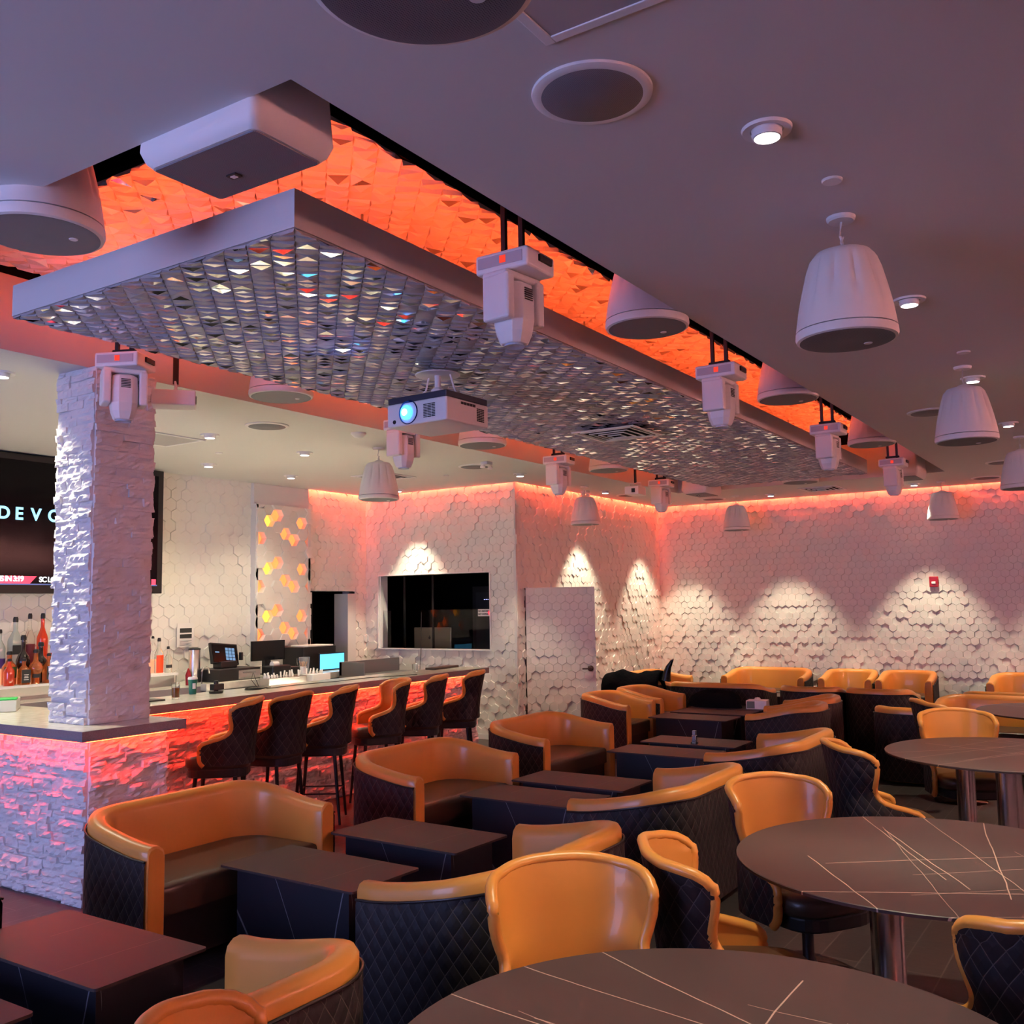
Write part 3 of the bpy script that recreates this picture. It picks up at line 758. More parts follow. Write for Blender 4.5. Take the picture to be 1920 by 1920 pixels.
# moving head stage lights
G10='white moving head stage lights'
mh=thing('moving_head_light','nearest moving head light hanging over the right side of the raft','stage light',(3.98,2.57,0),group=G10)
m=MB(); m.box(-.12,-.16,3.54,.14,.15,3.64); b0=link('base',m,white_pl,mh,bevel=.014,seg=3)
m=MB(); m.box(-.124,-.13,3.565,-.119,.13,3.62); link('control_panel',m,mat('grey control panel',(.5,.45,.48),.4),b0)
m=MB(); m.box(-.127,-.035,3.575,-.124,.0,3.612); link('display',m,red_disp,b0)
m=MB(); m.box(-.02,-.172,3.585,.10,-.158,3.62); link('handle',m,black_pl,b0,bevel=.004)
m=MB(); m.box(-.07,-.14,3.505,.09,.14,3.54); 
m.prism([(-.085,-.145),(-.085,-.09),(.085,-.09),(.085,-.145)],3.29,3.52); m.prism([(-.085,.09),(-.085,.145),(.085,.145),(.085,.09)],3.29,3.52)
link('yoke',m,white_pl,mh,bevel=.014,seg=3)
m=MB(); rings=[(.055,.055,3.50),(.075,.08,3.485),(.085,.085,3.40),(.085,.085,3.30),(.075,.078,3.245),(.06,.062,3.20),(.055,.056,3.19)]
def octo(a,b): return [(a,b*.5),(a*.6,b),(-a*.6,b),(-a,b*.5),(-a,-b*.5),(-a*.6,-b),(a*.6,-b),(a,-b*.5)]
vs=[];[vs.extend([(x,y,z) for x,y in octo(a*1.12,b)]) for a,b,z in rings]
m.add(vs,[(k*8+i,(k+1)*8+i,(k+1)*8+(i+1)%8,k*8+(i+1)%8) for k in range(6) for i in range(8)]+[tuple(range(8)),tuple(48+i for i in range(7,-1,-1))])
hd=link('lamp_head',m,white_pl,mh,bevel=.004)
m=MB()
for k in range(6): m.box(-.099,-.03,3.40+.011*k,-.094,.03,3.405+.011*k)
link('rear_cooling_slot',m,black_pl,hd); m=MB()
for k in range(6): m.box(-.05,-.0875,3.40+.011*k,.03,-.0845,3.405+.011*k)
link('side_cooling_slot',m,black_pl,hd)
m=MB(); m.lathe([(.048,3.192),(.052,3.18),(.044,3.182),(.001,3.19)],28); link('front_lens',m,mat('pale blue lens',(.45,.55,.7),.1),hd,smooth=40)
m=MB(); m.box(.01,-.088,3.30,.06,-.0865,3.33); link('rating_label',m,paper,hd)
m=MB(); m.box(-.05,-.07,3.64,.06,-.05,3.66); m.box(-.05,.05,3.64,.06,.07,3.66); m.box(-.02,-.08,3.66,.02,.08,3.68); link('clamp',m,black_metal,mh,bevel=.004)
m=MB(); m.box(-.012,-.065,3.675,.012,-.04,4.44); m.box(-.012,.04,3.675,.012,.065,4.44); link('hanging_strap',m,black_pl,mh)
def spin(r,a):
    for c in r.children:
        if c.name.startswith(('yoke','lamp_head')): c.rotation_euler=(0,0,a)
spin(mh,1.45)
for x,y,a,lb in ((6.80,2.57,0,'moving head light second along the right side of the raft'),(9.78,2.59,0,'moving head light third along the right side of the raft'),(12.75,2.59,0,'moving head light last along the right side, before the square speaker'),
(4.00,5.77,.45,'moving head light hanging before the stone column'),(6.98,5.77,.12,'moving head light partly behind the projector'),(9.85,5.77,.1,'moving head light on the bar side above the door wall corner'),(12.75,5.77,.1,'moving head light on the bar side nearest the far wall')):
    r=dup(mh,(x,y,0),a,lb,G10); spin(r,1.5 if y<4 else (.65 if x<5 else 1.35))
# small box projectors on straps
def boxproj(label,loc,rz):
    t=thing('laser_box',label,'stage light',loc,rz,group='small white laser boxes')
    m=MB(); m.box(-.18,-.10,3.36,.12,.10,3.47); link('housing',m,white_pl,t,bevel=.008)
    m=MB(); m.box(.12,-.04,3.385,.125,.0,3.44); m.box(-.185,-.05,3.385,-.18,.0,3.44); link('aperture',m,black_pl,t)
    m=MB(); m.tube([(-.02,-.08,3.47),(-.02,-.08,3.53),(-.02,.08,3.53),(-.02,.08,3.47)],.008,6); link('bracket',m,white_pl,t)
    m=MB(); m.box(-.04,-.012,3.53,0,.012,4.44); link('hanging_strap',m,black_pl,t); return t
lb_=boxproj('small white laser box hanging just right of the stone column',(4.47,5.80,0),-.7)
dup(lb_,(12.0,5.80,0),.1,'small white laser box beside the far moving head on the bar side','small white laser boxes')

# projector
pj=thing('projector','white video projector with glowing blue lens hanging under the raft','projector',(5.42,4.16,0),-.03)
m=MB(); m.box(-.24,-.27,3.155,.24,.27,3.32); bd=link('body',m,white_pl,pj,bevel=.014,seg=3)
m=MB(); m.box(-.236,-.266,3.32,.236,.266,3.365); link('top_cover',m,mat('dark top cover',(.03,.035,.06),.4),pj,bevel=.008)
Ml=Matrix.Translation((-.24,.07,3.245))@Matrix.Rotation(R(-90),4,'Y')
m=MB(); m.lathe([(.082,-.01),(.085,.004),(.08,.008),(.076,-.002),(.001,-.008)],40,M=Ml); ln=link('lens',m,lens_dark,bd,smooth=40)
m=MB(); m.lathe([(.05,.006),(.045,.014),(.001,.016)],32,M=Matrix.Translation((-.245,.085,3.245))@Matrix.Rotation(R(-90),4,'Y')); m.lathe([(.024,.019),(.001,.021)],24,(0,0,0),1,M=Matrix.Translation((-.245,.088,3.245))@Matrix.Rotation(R(-90),4,'Y')); link('lens_glow',m,[lens_glow,lens_core],bd)
m=MB()
for k in range(9):
    for j in range(3): m.box(-.244,-.17+.036*j,3.19+.011*k,-.239,-.14+.036*j,3.196+.011*k)
for k in range(8):
    for j in range(4): m.box(.10+.022*j,-.274,3.19+.012*k,.116+.022*j,-.269,3.198+.012*k)
for j in range(5): m.box(-.08+.034*j,-.274,3.285,-.055+.034*j,-.269,3.303)
link('vent_slots',m,black_pl,bd)
m=MB(); m.lathe([(.015,0),(.013,.004),(.001,.004)],16,M=Matrix.Translation((-.24,.2,3.19))@Matrix.Rotation(R(-90),4,'Y')); link('sensor',m,black_pl,bd)
m=MB(); m.cyl(0,0,3.40,3.55,.022,16); m.box(-.06,-.06,3.365,.06,.06,3.39); m.box(-.04,-.05,3.39,.04,.05,3.42); m.lathe([(.04,3.41),(.05,3.43),(.03,3.45)],20); 
for y in (-.16,.16): m.tube([(-.02,y*1.2,3.37),(.02,y*.8,3.45),(.02,y*.6,3.548)],.008,6)
m.lathe([(.16,3.538),(.165,3.545),(.15,3.549)],32); link('ceiling_mount',m,white_pl,pj,bevel=.003)

# ------------------------------------------------------------------ things set into the ceiling
G11='small round downlights in the ceiling'
dl=thing('downlight','nearest bright downlight in the ceiling, above the pendant','downlight',(3.37,1.06,0),group=G11)
m=MB(); m.lathe([(.058,3.618),(.06,3.612),(.088,3.608),(.092,3.6195)],40); link('trim_ring',m,white_pl,dl,smooth=40)
m=MB(); m.lathe([(.056,3.60),(.052,3.585),(.046,3.583),(.058,3.6195)],32); link('gimbal',m,white_pl,dl,smooth=40)
m=MB(); m.lathe([(.001,3.583),(.044,3.585),(.046,3.587)],32); link('lamp_lens',m,lamp_white,dl)
DL=[(5.85,1.05,'downlight beside the fluted side of the large pendant speaker',75,(0,0)),(8.28,1.05,'downlight just above the second pendant speaker, flaring on the ceiling',65,(0,0)),(10.7,1.06,'downlight at the right edge past the second pendant',60,(0,0)),
(3.72,6.80,'bar downlight at the left edge that lights the column',150,(0,0)),(6.29,7.67,'bar ceiling downlight nearest the recess, past the column',55,(0,.3)),(7.66,7.75,'bar ceiling downlight midway between column and pendant',55,(0,.3)),
(7.58,9.26,'bar ceiling downlight close to the television',60,(0,.15)),(8.93,9.28,'bar ceiling downlight before the honeycomb panel',60,(0,.1)),(10.72,6.87,'downlight over the end of the bar before the wall corner',45,(.15,.15)),
(13.25,6.93,'downlight above the half open door, casting a cone of light',85,(0,.12)),(15.45,6.85,'downlight nearest the far corner, casting a cone of light',85,(0,.10)),
(15.45,5.05,'downlight before the far wall, left of the middle one',82,(.16,0)),(15.50,2.86,'downlight before the far wall, right of the ceiling vent',82,(.16,0)),(11.0,9.2,'downlight hidden behind the bar pendant, lighting the window wall',70,(.12,0))]
SP=[(3.37,1.06,75,(0,0))]
for x,y,lb,p,tl in DL: dup(dl,(x,y,0),0,lb,G11); SP.append((x,y,p,tl))
for x,y,p,tl in SP+[(15.5,.7,82,(.16,0)),(15.5,-1.6,80,(.16,0)),(5.0,9.2,60,(0,.1)),(3.5,8.6,50,(0,0)),(13.0,1.1,40,(0,0)),(13.4,3.0,0,(0,0))]:
    if not p: continue
    L=bpy.data.lights.new('downlight_lamp','SPOT'); L.energy=p*2.1; L.spot_size=R(68); L.spot_blend=.45; L.shadow_soft_size=.04; L.color=(1,.90,.64)
    if y>6.5 and x<9.5: L.color=(1,.92,.66); L.energy=p*1.1; L.spot_size=R(110); L.spot_blend=.85
    o=bpy.data.objects.new('downlight_lamp',L); C.objects.link(o); o.location=(x,y,3.57)
    d=Vector((0,0,-1)); o.rotation_euler=d.to_track_quat('-Z','Y').to_euler()
G12='flush round ceiling speakers'
fs_=thing('ceiling_speaker','large flush round ceiling speaker, nearest, at the top of the photo','ceiling speaker',(2.78,1.466,0),group=G12)
m=MB(); m.lathe([(.175,3.606),(.19,3.606),(.203,3.611),(.205,3.6195)],64); link('trim_ring',m,white_pl,fs_,smooth=40)
m=MB(); m.lathe([(.001,3.604),(.172,3.606),(.176,3.609)],64); link('speaker_grille',m,grille_mat,fs_,smooth=40)
for x,y,lb in ((6.3,6.87,'flush round speaker in the bar ceiling right of the column'),(9.75,6.92,'flush round speaker in the ceiling past the bar pendant'),(13.99,6.89,'flush round speaker in the ceiling before the door wall'),(15.5,6.06,'flush round speaker near the far corner'),
(9.58,1.59,'flush round speaker half hidden by the second pendant'),(13.79,1.46,'flush round speaker at the right, nearer of the last two'),(15.44,1.86,'flush round speaker closest to the far wall on the right')):
    dup(fs_,(x,y,0),0,lb,G12)
G13='blank round ceiling covers'
def disc(x,y,r,lb,name='ceiling_cover',cat='cover'):
    m=MB(); m.lathe([(.001,-.010),(r*.9,-.010),(r,-.004),(r,0)],32); o=link(name,m,white_pl,smooth=30,loc=(x,y,ZC-.0005)); tag(o,lb,cat,G13); return o
disc(3.95,.98,.042,'blank round cover above the large pendant speaker'); disc(7.35,.98,.045,'blank round cover above the second pendant speaker'); disc(7.1,8.5,.04,'blank round cover in the bar ceiling'); disc(10.2,7.7,.04,'blank round cover above the window wall corner');disc(15.4,5.3,.04,'blank round cover before the far wall')
m=MB(); m.lathe([(.001,-.055),(.04,-.045),(.065,-.02),(.075,-.012),(.078,0)],32); tag(link('smoke_detector',m,white_pl,smooth=40,loc=(7.13,6.47,ZC-.0005)),'white dome smoke detector in the bar ceiling','smoke detector')
def vent(label,x,y,w,d,mt,diff,z=ZC,nm='ceiling_vent'):
    t=thing(nm,label,'vent',(x,y,z-.0005))
    m=MB(); f=.035
    for a in ((-w/2,-d/2,w/2,-d/2+f),(-w/2,d/2-f,w/2,d/2),(-w/2,-d/2+f,-w/2+f,d/2-f),(w/2-f,-d/2+f,w/2,d/2-f)): m.box(a[0],a[1],-.012,a[2],a[3],0)
    link('frame',m,white_pl,t,bevel=.003)
    if diff:
        m=MB()
        for k in range(4):
            s=.88-.2*k; a,b=w/2*s-.02,d/2*s-.02; g=.012; zz=-.010-.006*k
            for q in ((-a,-b,a,-b+g),(-a,b-g,a,b),(-a,-b+g,-a+g,b-g),(a-g,-b+g,a,b-g)): m.box(q[0],q[1],zz-.004,q[2],q[3],zz+.004)
        link('louvre',m,white_pl,t)
        m=MB(); m.box(-w/2+f,-d/2+f,-.003,w/2-f,d/2-f,-.001); link('duct',m,black_void,t)
    else:
        m=MB(); m.box(-w/2+f,-d/2+f,-.008,w/2-f,d/2-f,-.004); link('perforated_panel',m,mt,t)
    return t
vent('perforated return vent cut off by the top edge of the photo',2.14,1.14,.60,.60,vent_mat,False)
vent('flat panel vent in the bar ceiling right of the column',6.15,8.25,.62,.62,vent_mat,False)
vent('square louvred vent behind the bar pendant speaker',9.75,8.4,.62,.62,None,True)
vent('square louvred vent in the raft past the projector',8.39,4.24,.66,.66,None,True,3.545)
vent('square louvred vent in the ceiling before the far wall',15.2,4.15,.6,.6,None,True)
for (x,y,lb) in ((9.55,6.6,'small twin head emergency light past the bar pendant'),(13.0,7.15,'small twin head emergency light above the door')):
    t=thing('emergency_light',lb,'emergency light',(x,y,ZC))
    m=MB(); m.box(-.06,-.05,-.04,.06,.05,0); link('housing',m,white_pl,t,bevel=.006)
    for s in (-1,1):
        m=MB(); m.lathe([(.03,-.085),(.035,-.07),(.02,-.045)],16,(s*.08,0,0)); link('lamp_head',m,white_pl,t,smooth=40)
# fire alarm
fa=thing('fire_alarm','small red square fire alarm strobe on the far wall','alarm',(XF-.03,2.79,2.06))
m=MB(); m.box(-.035,-.065,0,.01,.065,.165); link('housing',m,red_mat,fa,bevel=.01)
m=MB(); m.box(-.05,-.03,.05,-.035,.03,.085); link('strobe_lens',m,white_pl,fa,bevel=.005)

# ------------------------------------------------------------------ television
tv=thing('television','wall television behind the column showing pale blue letters on black','television',(0,0,0))
m=MB(); m.box(3.9,10.06,2.10,7.56,10.2,3.60); link('frame',m,black_pl,tv,bevel=.006)
m=MB(); m.box(3.98,10.052,2.19,7.48,10.061,3.53); sc=link('screen',m,screen_glow,tv)
rx=(R(90),0,0)
for ch,x in (('D',5.50),('E',5.69),('V',5.87),('O',6.06)): text(sc,ch,.185,(x,10.048,2.853),rx,text_cyan,'letter',off=.005)
m=MB(); m.add([(5.2,10.049,2.205),(5.88,10.049,2.205),(5.955,10.049,2.285),(5.2,10.049,2.285)],[(0,1,2,3)]); m.box(7.40,10.047,2.205,7.46,10.05,2.27); link('red_banner',m,banner_red,sc)
m=MB(); m.box(3.98,10.048,2.19,7.48,10.05,2.204); link('blue_strip',m,banner_blue,sc)
text(sc,'NS IN 3:19',.08,(5.50,10.045,2.213),rx,text_white,sp=.85,off=.0015); text(sc,'SC LOS',.08,(5.98,10.045,2.208),rx,text_white,sp=.85,off=.0015)

# ------------------------------------------------------------------ bottles and bar things
def bottle(name,label,loc,r,h,mt,shape='round',cap=black_pl,lab=None,labz=(.25,.6),neck=.3,liq=None,grp='liquor bottles on the stepped shelf',capl=.1):
    r*=1.28; h*=1.15
    t=thing(name,label,'bottle',loc,group=grp)
    bh=h*(1-neck-capl)
    pr=[(.001,0),(r*.95,0),(r,.01),(r,bh*.86),(r*.92,bh*.95),(r*.55,bh+h*neck*.22),(r*.36,bh+h*neck*.45),(r*.33,h*(1-capl))]
    if shape=='globe': pr=[(.001,0),(r*.55,0),(r*.6,bh*.45),(r*.95,bh*.62),(r,bh*.78),(r*.8,bh*.95),(r*.35,bh+h*neck*.2),(r*.28,h*(1-capl))]
    sq_=None
    if shape=='square': sq_=lambda k,a: 1/max(abs(cos(a)),abs(sin(a)))**.8*.86 if k<.75 else 1
    m=MB(); m.lathe(pr,24,lobes=sq_); link('glass_body',m,mt,t,smooth=50)
    m=MB(); m.lathe([(r*.34,h*(1-capl)-.002),(r*.40,h*(1-capl)),(r*.40,h*(1-capl*.4)),(r*.30,h)],16); link('cap',m,cap,t,smooth=40)
    if lab:
        m=MB(); k=1.02 if shape!='square' else .90
        if shape=='globe': k=.66
        n=14; vs=[];a0=pi*1.12; a1=pi*1.88
        for z in (bh*labz[0],bh*labz[1]):
            for i in range(n+1): a=a0+(a1-a0)*i/n; vs.append((r*k*cos(a) if shape!='square' else r*1.0*(i/n*2-1)*.9, r*k*sin(a) if shape!='square' else -r*.905, z))
        m.add(vs,[(i,i+1,n+2+i,n+1+i) for i in range(n)]); lo=link('label_band',m,lab,t)
        return t,lo
    return t,None
zl,zu=1.156,1.311
B=[('tall pale square whisky bottle with a slanted black label, leftmost tall one',5.755,10.08,zu,.052,.47,greyb,'square',ink,(.45,.75)),
('clear bottle with dark red label and pour spout, right of the pale tall bottle',5.925,10.10,zu,.042,.50,glass,'round',mat('dark red label',(.12,.01,.02),.5),(.1,.72)),
('red bottle with tall black pourer beside the column',6.07,10.10,zu,.045,.50,redliq,'round',None,None),
('clear decanter with grey collar at the left edge of the photo',5.60,10.10,zu,.045,.36,greyb,'round',mat('violet label',(.06,.03,.18),.5),(.05,.45)),
('black round bottle with a white oval seal',5.735,9.885,zl,.055,.44,darkb,'globe',paper,(.70,.9)),
('round black bottle tilted label beside the red whiskey',5.925,9.88,zl,.058,.37,darkb,'globe',mat('brown seal',(.05,.02,.02),.5),(.6,.9)),
('small square bottle with black and white label in the front row',5.675,9.76,zl,.042,.235,amber,'square',ink,(.12,.95)),
('round shouldered amber decanter in the middle of the front row',5.805,9.765,zl,.056,.31,amber,'globe',ink,(.3,.5)),
('square amber bottle with black label right of the decanter',5.945,9.76,zl,.042,.27,amber,'square',ink,(.2,.95)),
('amber bottle with green oval label at the left',5.59,9.885,zl,.055,.30,amber,'round',mat('green label',(.05,.08,.02),.5),(.35,.9)),
('bright red bottle at the left edge in the front row',5.52,9.76,zl,.04,.24,redliq,'round',None,None),
('slim red bottle with black pourer against the column edge',6.05,9.885,zl,.036,.34,redliq,'round',paper,(.5,.7)),
('green necked bottle half hidden by the column',6.12,9.76,zl,.04,.30,greyb,'round',paper,(.1,.6)),
('dark bottle behind the column edge',6.17,9.90,zl,.04,.40,darkb,'round',None,None),
('orange red juice bottle with pourer right of the column',7.40,9.88,zl,.04,.36,glass,'round',mat('orange juice fill',(.9,.08,.01),.4),(.02,.85)),
('clear bottle with pourer behind the orange juice bottle',7.46,10.08,zu,.035,.24,glass,'round',None,None),
('small clear bottle at the right end of the shelf',7.50,9.84,zl,.034,.27,glass,'round',ink,(.3,.5))]
for lb,x,y,z,r,h,mt,shp,lab,lz in B:
    t,lo=bottle('liquor_bottle',lb,(x,y,z),r,h,mt,shp,black_pl,lab,lz or (.2,.6))
    if 'black and white' in lb and lo:
        for k,(wd,zz) in enumerate(((.05,.10),(.04,.085),(.045,.07),(.05,.05))):
            m=MB(); m.box(-wd/2,-.0505,zz,wd/2,-.0485,zz+.006); link('label_print',m,paper,lo)
def simple(name,label,cat,loc,parts,rz=0,group=None):
    t=thing(name,label,cat,loc,rz,group)
    for pn,mb,mt,bv in parts: link(pn,mb,mt,t,smooth=40,bevel=bv)
    return t
def bx(*a): return MB().box(*a)
def la(p,n=24,c=(0,0,0)): return MB().lathe(p,n,c)
zc=1.1305
simple('iced_tea_glass','glass of brown iced tea with a black straw on the bar','glass',(5.51,7.12,zc),[('tumbler',la([(.001,.001),(.034,.001),(.036,.14),(.034,.14),(.031,.012),(.001,.01)]),glass,0),('tea',la([(.001,.011),(.0305,.012),(.0325,.095),(.001,.096)]),mat('iced tea',(.25,.09,.02),.2),0),('straw',MB().tube([(0,0,.02),(.01,.012,.20)],.003,6),black_pl,0)])
simple('paper_cup','tall dark green paper cup with a white lid on the bar','cup',(5.88,7.36,zc),[('cup_body',la([(.001,0),(.031,0),(.041,.135),(.001,.135)]),green_cup,0),('lid',la([(.043,.133),(.044,.142),(.038,.155),(.001,.156)]),white_pl,0),('emblem',MB().add([(.0385*cos(a)*1.02,.0385*sin(a)*1.02,z) for z in (.05,.10) for a in (4.0,4.2,4.4,4.6,4.8)],[(i,i+1,6+i,5+i) for i in range(4)]),paper,0)])
simple('camera_dock','small black camera like gadget on a round stand on the bar','gadget',(6.03,7.22,zc),[('dish',la([(.001,0),(.06,0),(.066,.02),(.05,.022),(.001,.01)]),black_pl,0),('body',bx(-.05,-.03,.03,.07,.03,.085),black_pl,.006),('knob',la([(.022,.085),(.022,.11),(.015,.115)],16,(.0,0,0)),black_pl,0),('post',MB().cyl(0,0,.01,.03,.02),black_pl,0)])
cab=MB()
for k in range(4):
    r=.075+.012*k; cab.tube([(.10*cos(a)*(r/.09)+.02*k,r*sin(a),.006+.005*k) for a in [2*pi*i/22 for i in range(23)]],.0028,5)
cab.tube([(.05,.0,.02),(.02,.05,.09),(.05,.06,.16),(.07,.05,.10),(.09,.02,.02)],.0028,5)
tag(link('coiled_cable',cab,black_pl,smooth=60,loc=(6.42,7.16,zc)),'loose coil of black cable lying on the bar','cable')
c2=MB(); c2.tube([(6.55,7.12,zc+.004),(7.0,7.17,zc+.004),(7.5,7.10,zc+.004),(8.0,7.12,zc+.004),(8.3,7.0,zc+.004),(8.6,6.93,zc+.004)],.0035,5)
tag(link('power_cord',c2,black_pl,smooth=60),'thin black cord running along the bar top toward the stools','cord')
tag(link('bar_mat',bx(-.15,-.09,0,.15,.09,.012),black_pl,loc=(5.22,7.16,zc),bevel=.004),'black rubber mat on the bar beside the column','mat')
simple('garnish_tray','clear plastic box with a bright green lid at the left on the bar corner','box',(4.28,7.62,zc),[('tub',bx(-.12,-.17,.001,.10,.17,.09),mat('frosted plastic',(.7,.72,.66),.3,trans=.3),.006),('lid',bx(-.12,-.17,.09,.10,-.03,.105),green_pl,.006)],rz=-.6)
simple('tumbler','small empty glass standing near the far end of the bar','glass',(8.95,7.24,zc),[('cup_body',la([(.001,.001),(.03,.001),(.034,.09),(.032,.09),(.028,.008),(.001,.006)]),glass,0)])
tag(link('wooden_tray',bx(-.28,-.07,0,.28,.07,.025),wood,loc=(9.55,7.30,zc),bevel=.005,rot=(0,0,.1)),'flat brown tray lying at the far end of the bar','tray')
# back counter things, standing on worktop z 1.0 / 1.03
zb=1.0035
simple('steel_canister','tall brushed steel canister left of the cash register screen','canister',(7.93,9.9,zb),[('can_body',la([(.001,0),(.07,0),(.07,.40),(.001,.40)],28),chrome,0),('lid',la([(.073,.40),(.073,.415),(.03,.43),(.001,.43)],28),black_pl,0)])
pos=thing('cash_register','black touchscreen cash register standing on its cash drawer','cash register',(8.32,9.75,zb))
m=bx(-.30,-.20,0,.36,.25,.155); link('cash_drawer',m,black_pl,pos,bevel=.008)
link('drawer_front',bx(.0,-.206,.02,.35,-.199,.13),chrome,pos); link('drawer_handle',bx(.08,-.22,.09,.27,-.206,.105),chrome2,pos,bevel=.003)
Mt=Matrix.Translation((.0,.05,.20))@Matrix.Rotation(R(-18),4,'X')@Matrix.Rotation(R(6),4,'Y')
m=MB(); m.box(-.21,-.02,0,.21,.02,.27,0,Mt); sc=link('touchscreen',m,black_pl,pos,bevel=.006)
m=MB(); m.box(-.19,-.024,.02,.19,-.02,.25,0,Mt); link('display',m,screen_black,sc)
m=MB()
for i in range(3):
    for j in range(4): m.box(.01+.05*i,-.028,.05+.042*j,.05+.05*i,-.024,.085+.042*j,0,Mt)
link('key_pad',m,pos_glow,sc); m=MB(); m.box(-.15,-.028,.14,-.09,-.024,.155,0,Mt); link('status_text',m,pos_glow,sc)
m=MB(); m.prism([(-.12,-.02),(.14,-.02),(.1,.16),(-.1,.16)],.155,.24); link('stand',m,black_pl,pos,bevel=.01)
m=MB(); m.box(.22,-.0,.24,.25,.05,.34); link('card_reader',m,black_pl,pos,bevel=.004)
mon=thing('monitor','black flat monitor seen between register and honeycomb panel','monitor',(9.08,9.85,1.031))
link('screen',bx(-.29,-.015,.18,.29,.015,.44),screen_black,mon,bevel=.006); link('stand',bx(-.05,0,0,.05,.06,.2),black_pl,mon); link('foot',bx(-.13,-.08,0,.13,.1,.012),black_pl,mon)
simple('receipt_printer','black receipt printer with white paper roll in front of the monitor','printer',(8.95,9.55,1.031),[('housing',bx(-.16,-.11,0,.16,.11,.13),black_pl,.02),('paper_roll',MB().lathe([(.04,-.05),(.04,.05)],20,M=Matrix.Translation((-.03,0,.14))@Matrix.Rotation(R(90),4,'Y')),paper,0),('keypad',bx(.17,-.10,0,.32,.08,.10),black_pl,.015)])
simple('plastic_cup','tall frosted plastic cup in front of the monitor','cup',(9.40,9.50,1.031),[('cup_body',la([(.001,.001),(.055,.001),(.072,.21),(.069,.21),(.052,.006),(.001,.005)]),mat('frosted cup',(.7,.7,.72),.25,trans=.7),0)])
pn=MB()
for k in range(14): a=rnd.uniform(0,6.28); pn.tube([(0.01*cos(a),.01*sin(a),.03),(.05*cos(a),.05*sin(a),.155+rnd.uniform(0,.02))],.0035,5)
simple('stirrer_cup','small cup of wooden stirrers beside the frosted plastic cup','cup',(9.24,9.36,1.031),[('cup_body',la([(.001,.001),(.035,.001),(.042,.10),(.04,.1),(.03,.01),(.001,.01)]),white_pl,0),('stirrer',pn,mat('wood sticks',(.6,.35,.2),.6),0)])
simple('glass_flask','small clear conical flask left of the cyan screen','flask',(9.45,9.66,1.031),[('flask_body',la([(.001,.001),(.06,.001),(.06,.015),(.025,.15),(.025,.19),(.022,.19),(.02,.15),(.001,.02)]),glass,0)])
ck=thing('shelf_unit','black open shelf unit at the end of the side cabinet','shelf unit',(9.88,9.95,1.031))
link('cabinet_body',bx(-.35,-.3,.0,.28,.10,.33),black_pl,ck,bevel=.006)
tag(link('paper_stack',bx(-.28,-.18,0,.22,.15,.02),paper,loc=(9.9,9.84,1.362),bevel=.004),'loose white papers on the black shelf unit','papers')
cm=thing('tablet_screen','bright cyan screen in front of the black shelf unit','screen',(9.98,9.55,1.031)); link('bezel',bx(-.25,0,.0,.25,.02,.24),black_pl,cm,bevel=.004); link('display',bx(-.235,-.004,.02,.235,0,.225),screen_cyan,cm)
# well caddies right behind the bar top
G='steel caddies along the bar well'
for k,(x,w,lb) in enumerate(((8.50,.62,'long steel caddy full of straws and napkins behind the bar'),(9.05,.32,'shorter pale caddy of white packets behind the bar'))):
    t=thing('straw_caddy',lb,'caddy',(x,8.95 if k==0 else 8.93,.90),group=G)
    link('tray',bx(-w/2,-.09,0,w/2,.09,.16),chrome if k==0 else white_pl,t,bevel=.004)
    m=MB()
    for q in range(26 if k==0 else 12):
        a=rnd.uniform(-w/2+.03,w/2-.03); b=rnd.uniform(-.06,.06); m.tube([(a,b,.1),(a+rnd.uniform(-.04,.04),b+rnd.uniform(-.02,.02),.19+rnd.uniform(0,.05))],.010,5)
    o=link('white_packets',m,paper,t); o['kind']='stuff'
m=MB(); m.box(8.0,8.82,0,9.7,9.08,.90); tag(link('speed_rack',m,chrome2,bevel=.005),'low steel rack standing behind the bar under the caddies','rack')
m=MB(); m.box(9.75,8.75,0,10.95,9.2,.98); m.box(9.75,9.15,.98,10.95,9.2,1.16); m.box(9.75,8.75,.98,9.77,9.2,1.16); tag(link('steel_sink',m,chrome2,bevel=.004),'steel sink unit with a raised back at the end of the bar well','sink')
fc=MB(); fc.tube([(0,0,0),(0,0,.16),(.02,0,.20),(.06,0,.21),(.10,0,.19),(.11,0,.13)],.011,8); tag(link('faucet',fc,chrome,smooth=50,loc=(7.72,9.5,zb)),'curved chrome faucet left of the cash register','faucet')
simple('red_squeeze_bottle','small dark red squeeze bottle right of the liquor shelf','bottle',(7.62,9.62,zb),[('body',la([(.001,0),(.03,0),(.034,.12),(.02,.16),(.006,.2),(.001,.2)]),mat('dark red plastic',(.25,.005,.01),.4),0)],)
nt=thing('wall_notice','small printed notice with two dark pictures on the hexagon wall','notice',(8.03,YB-.045,1.43)); link('sheet',bx(-.13,-.006,0,.13,0,.30),paper,nt)
link('picture',bx(-.09,-.009,.18,.09,-.006,.235),ink,nt); link('picture',bx(-.09,-.009,.11,.09,-.006,.16),ink,nt)
m=MB(); [m.box(-.09,-.009,.02+.014*k,.09-.05*(k%2),-.006,.025+.014*k) for k in range(5)]; link('print_lines',m,mat('grey print',(.3,.3,.3),.6),nt)

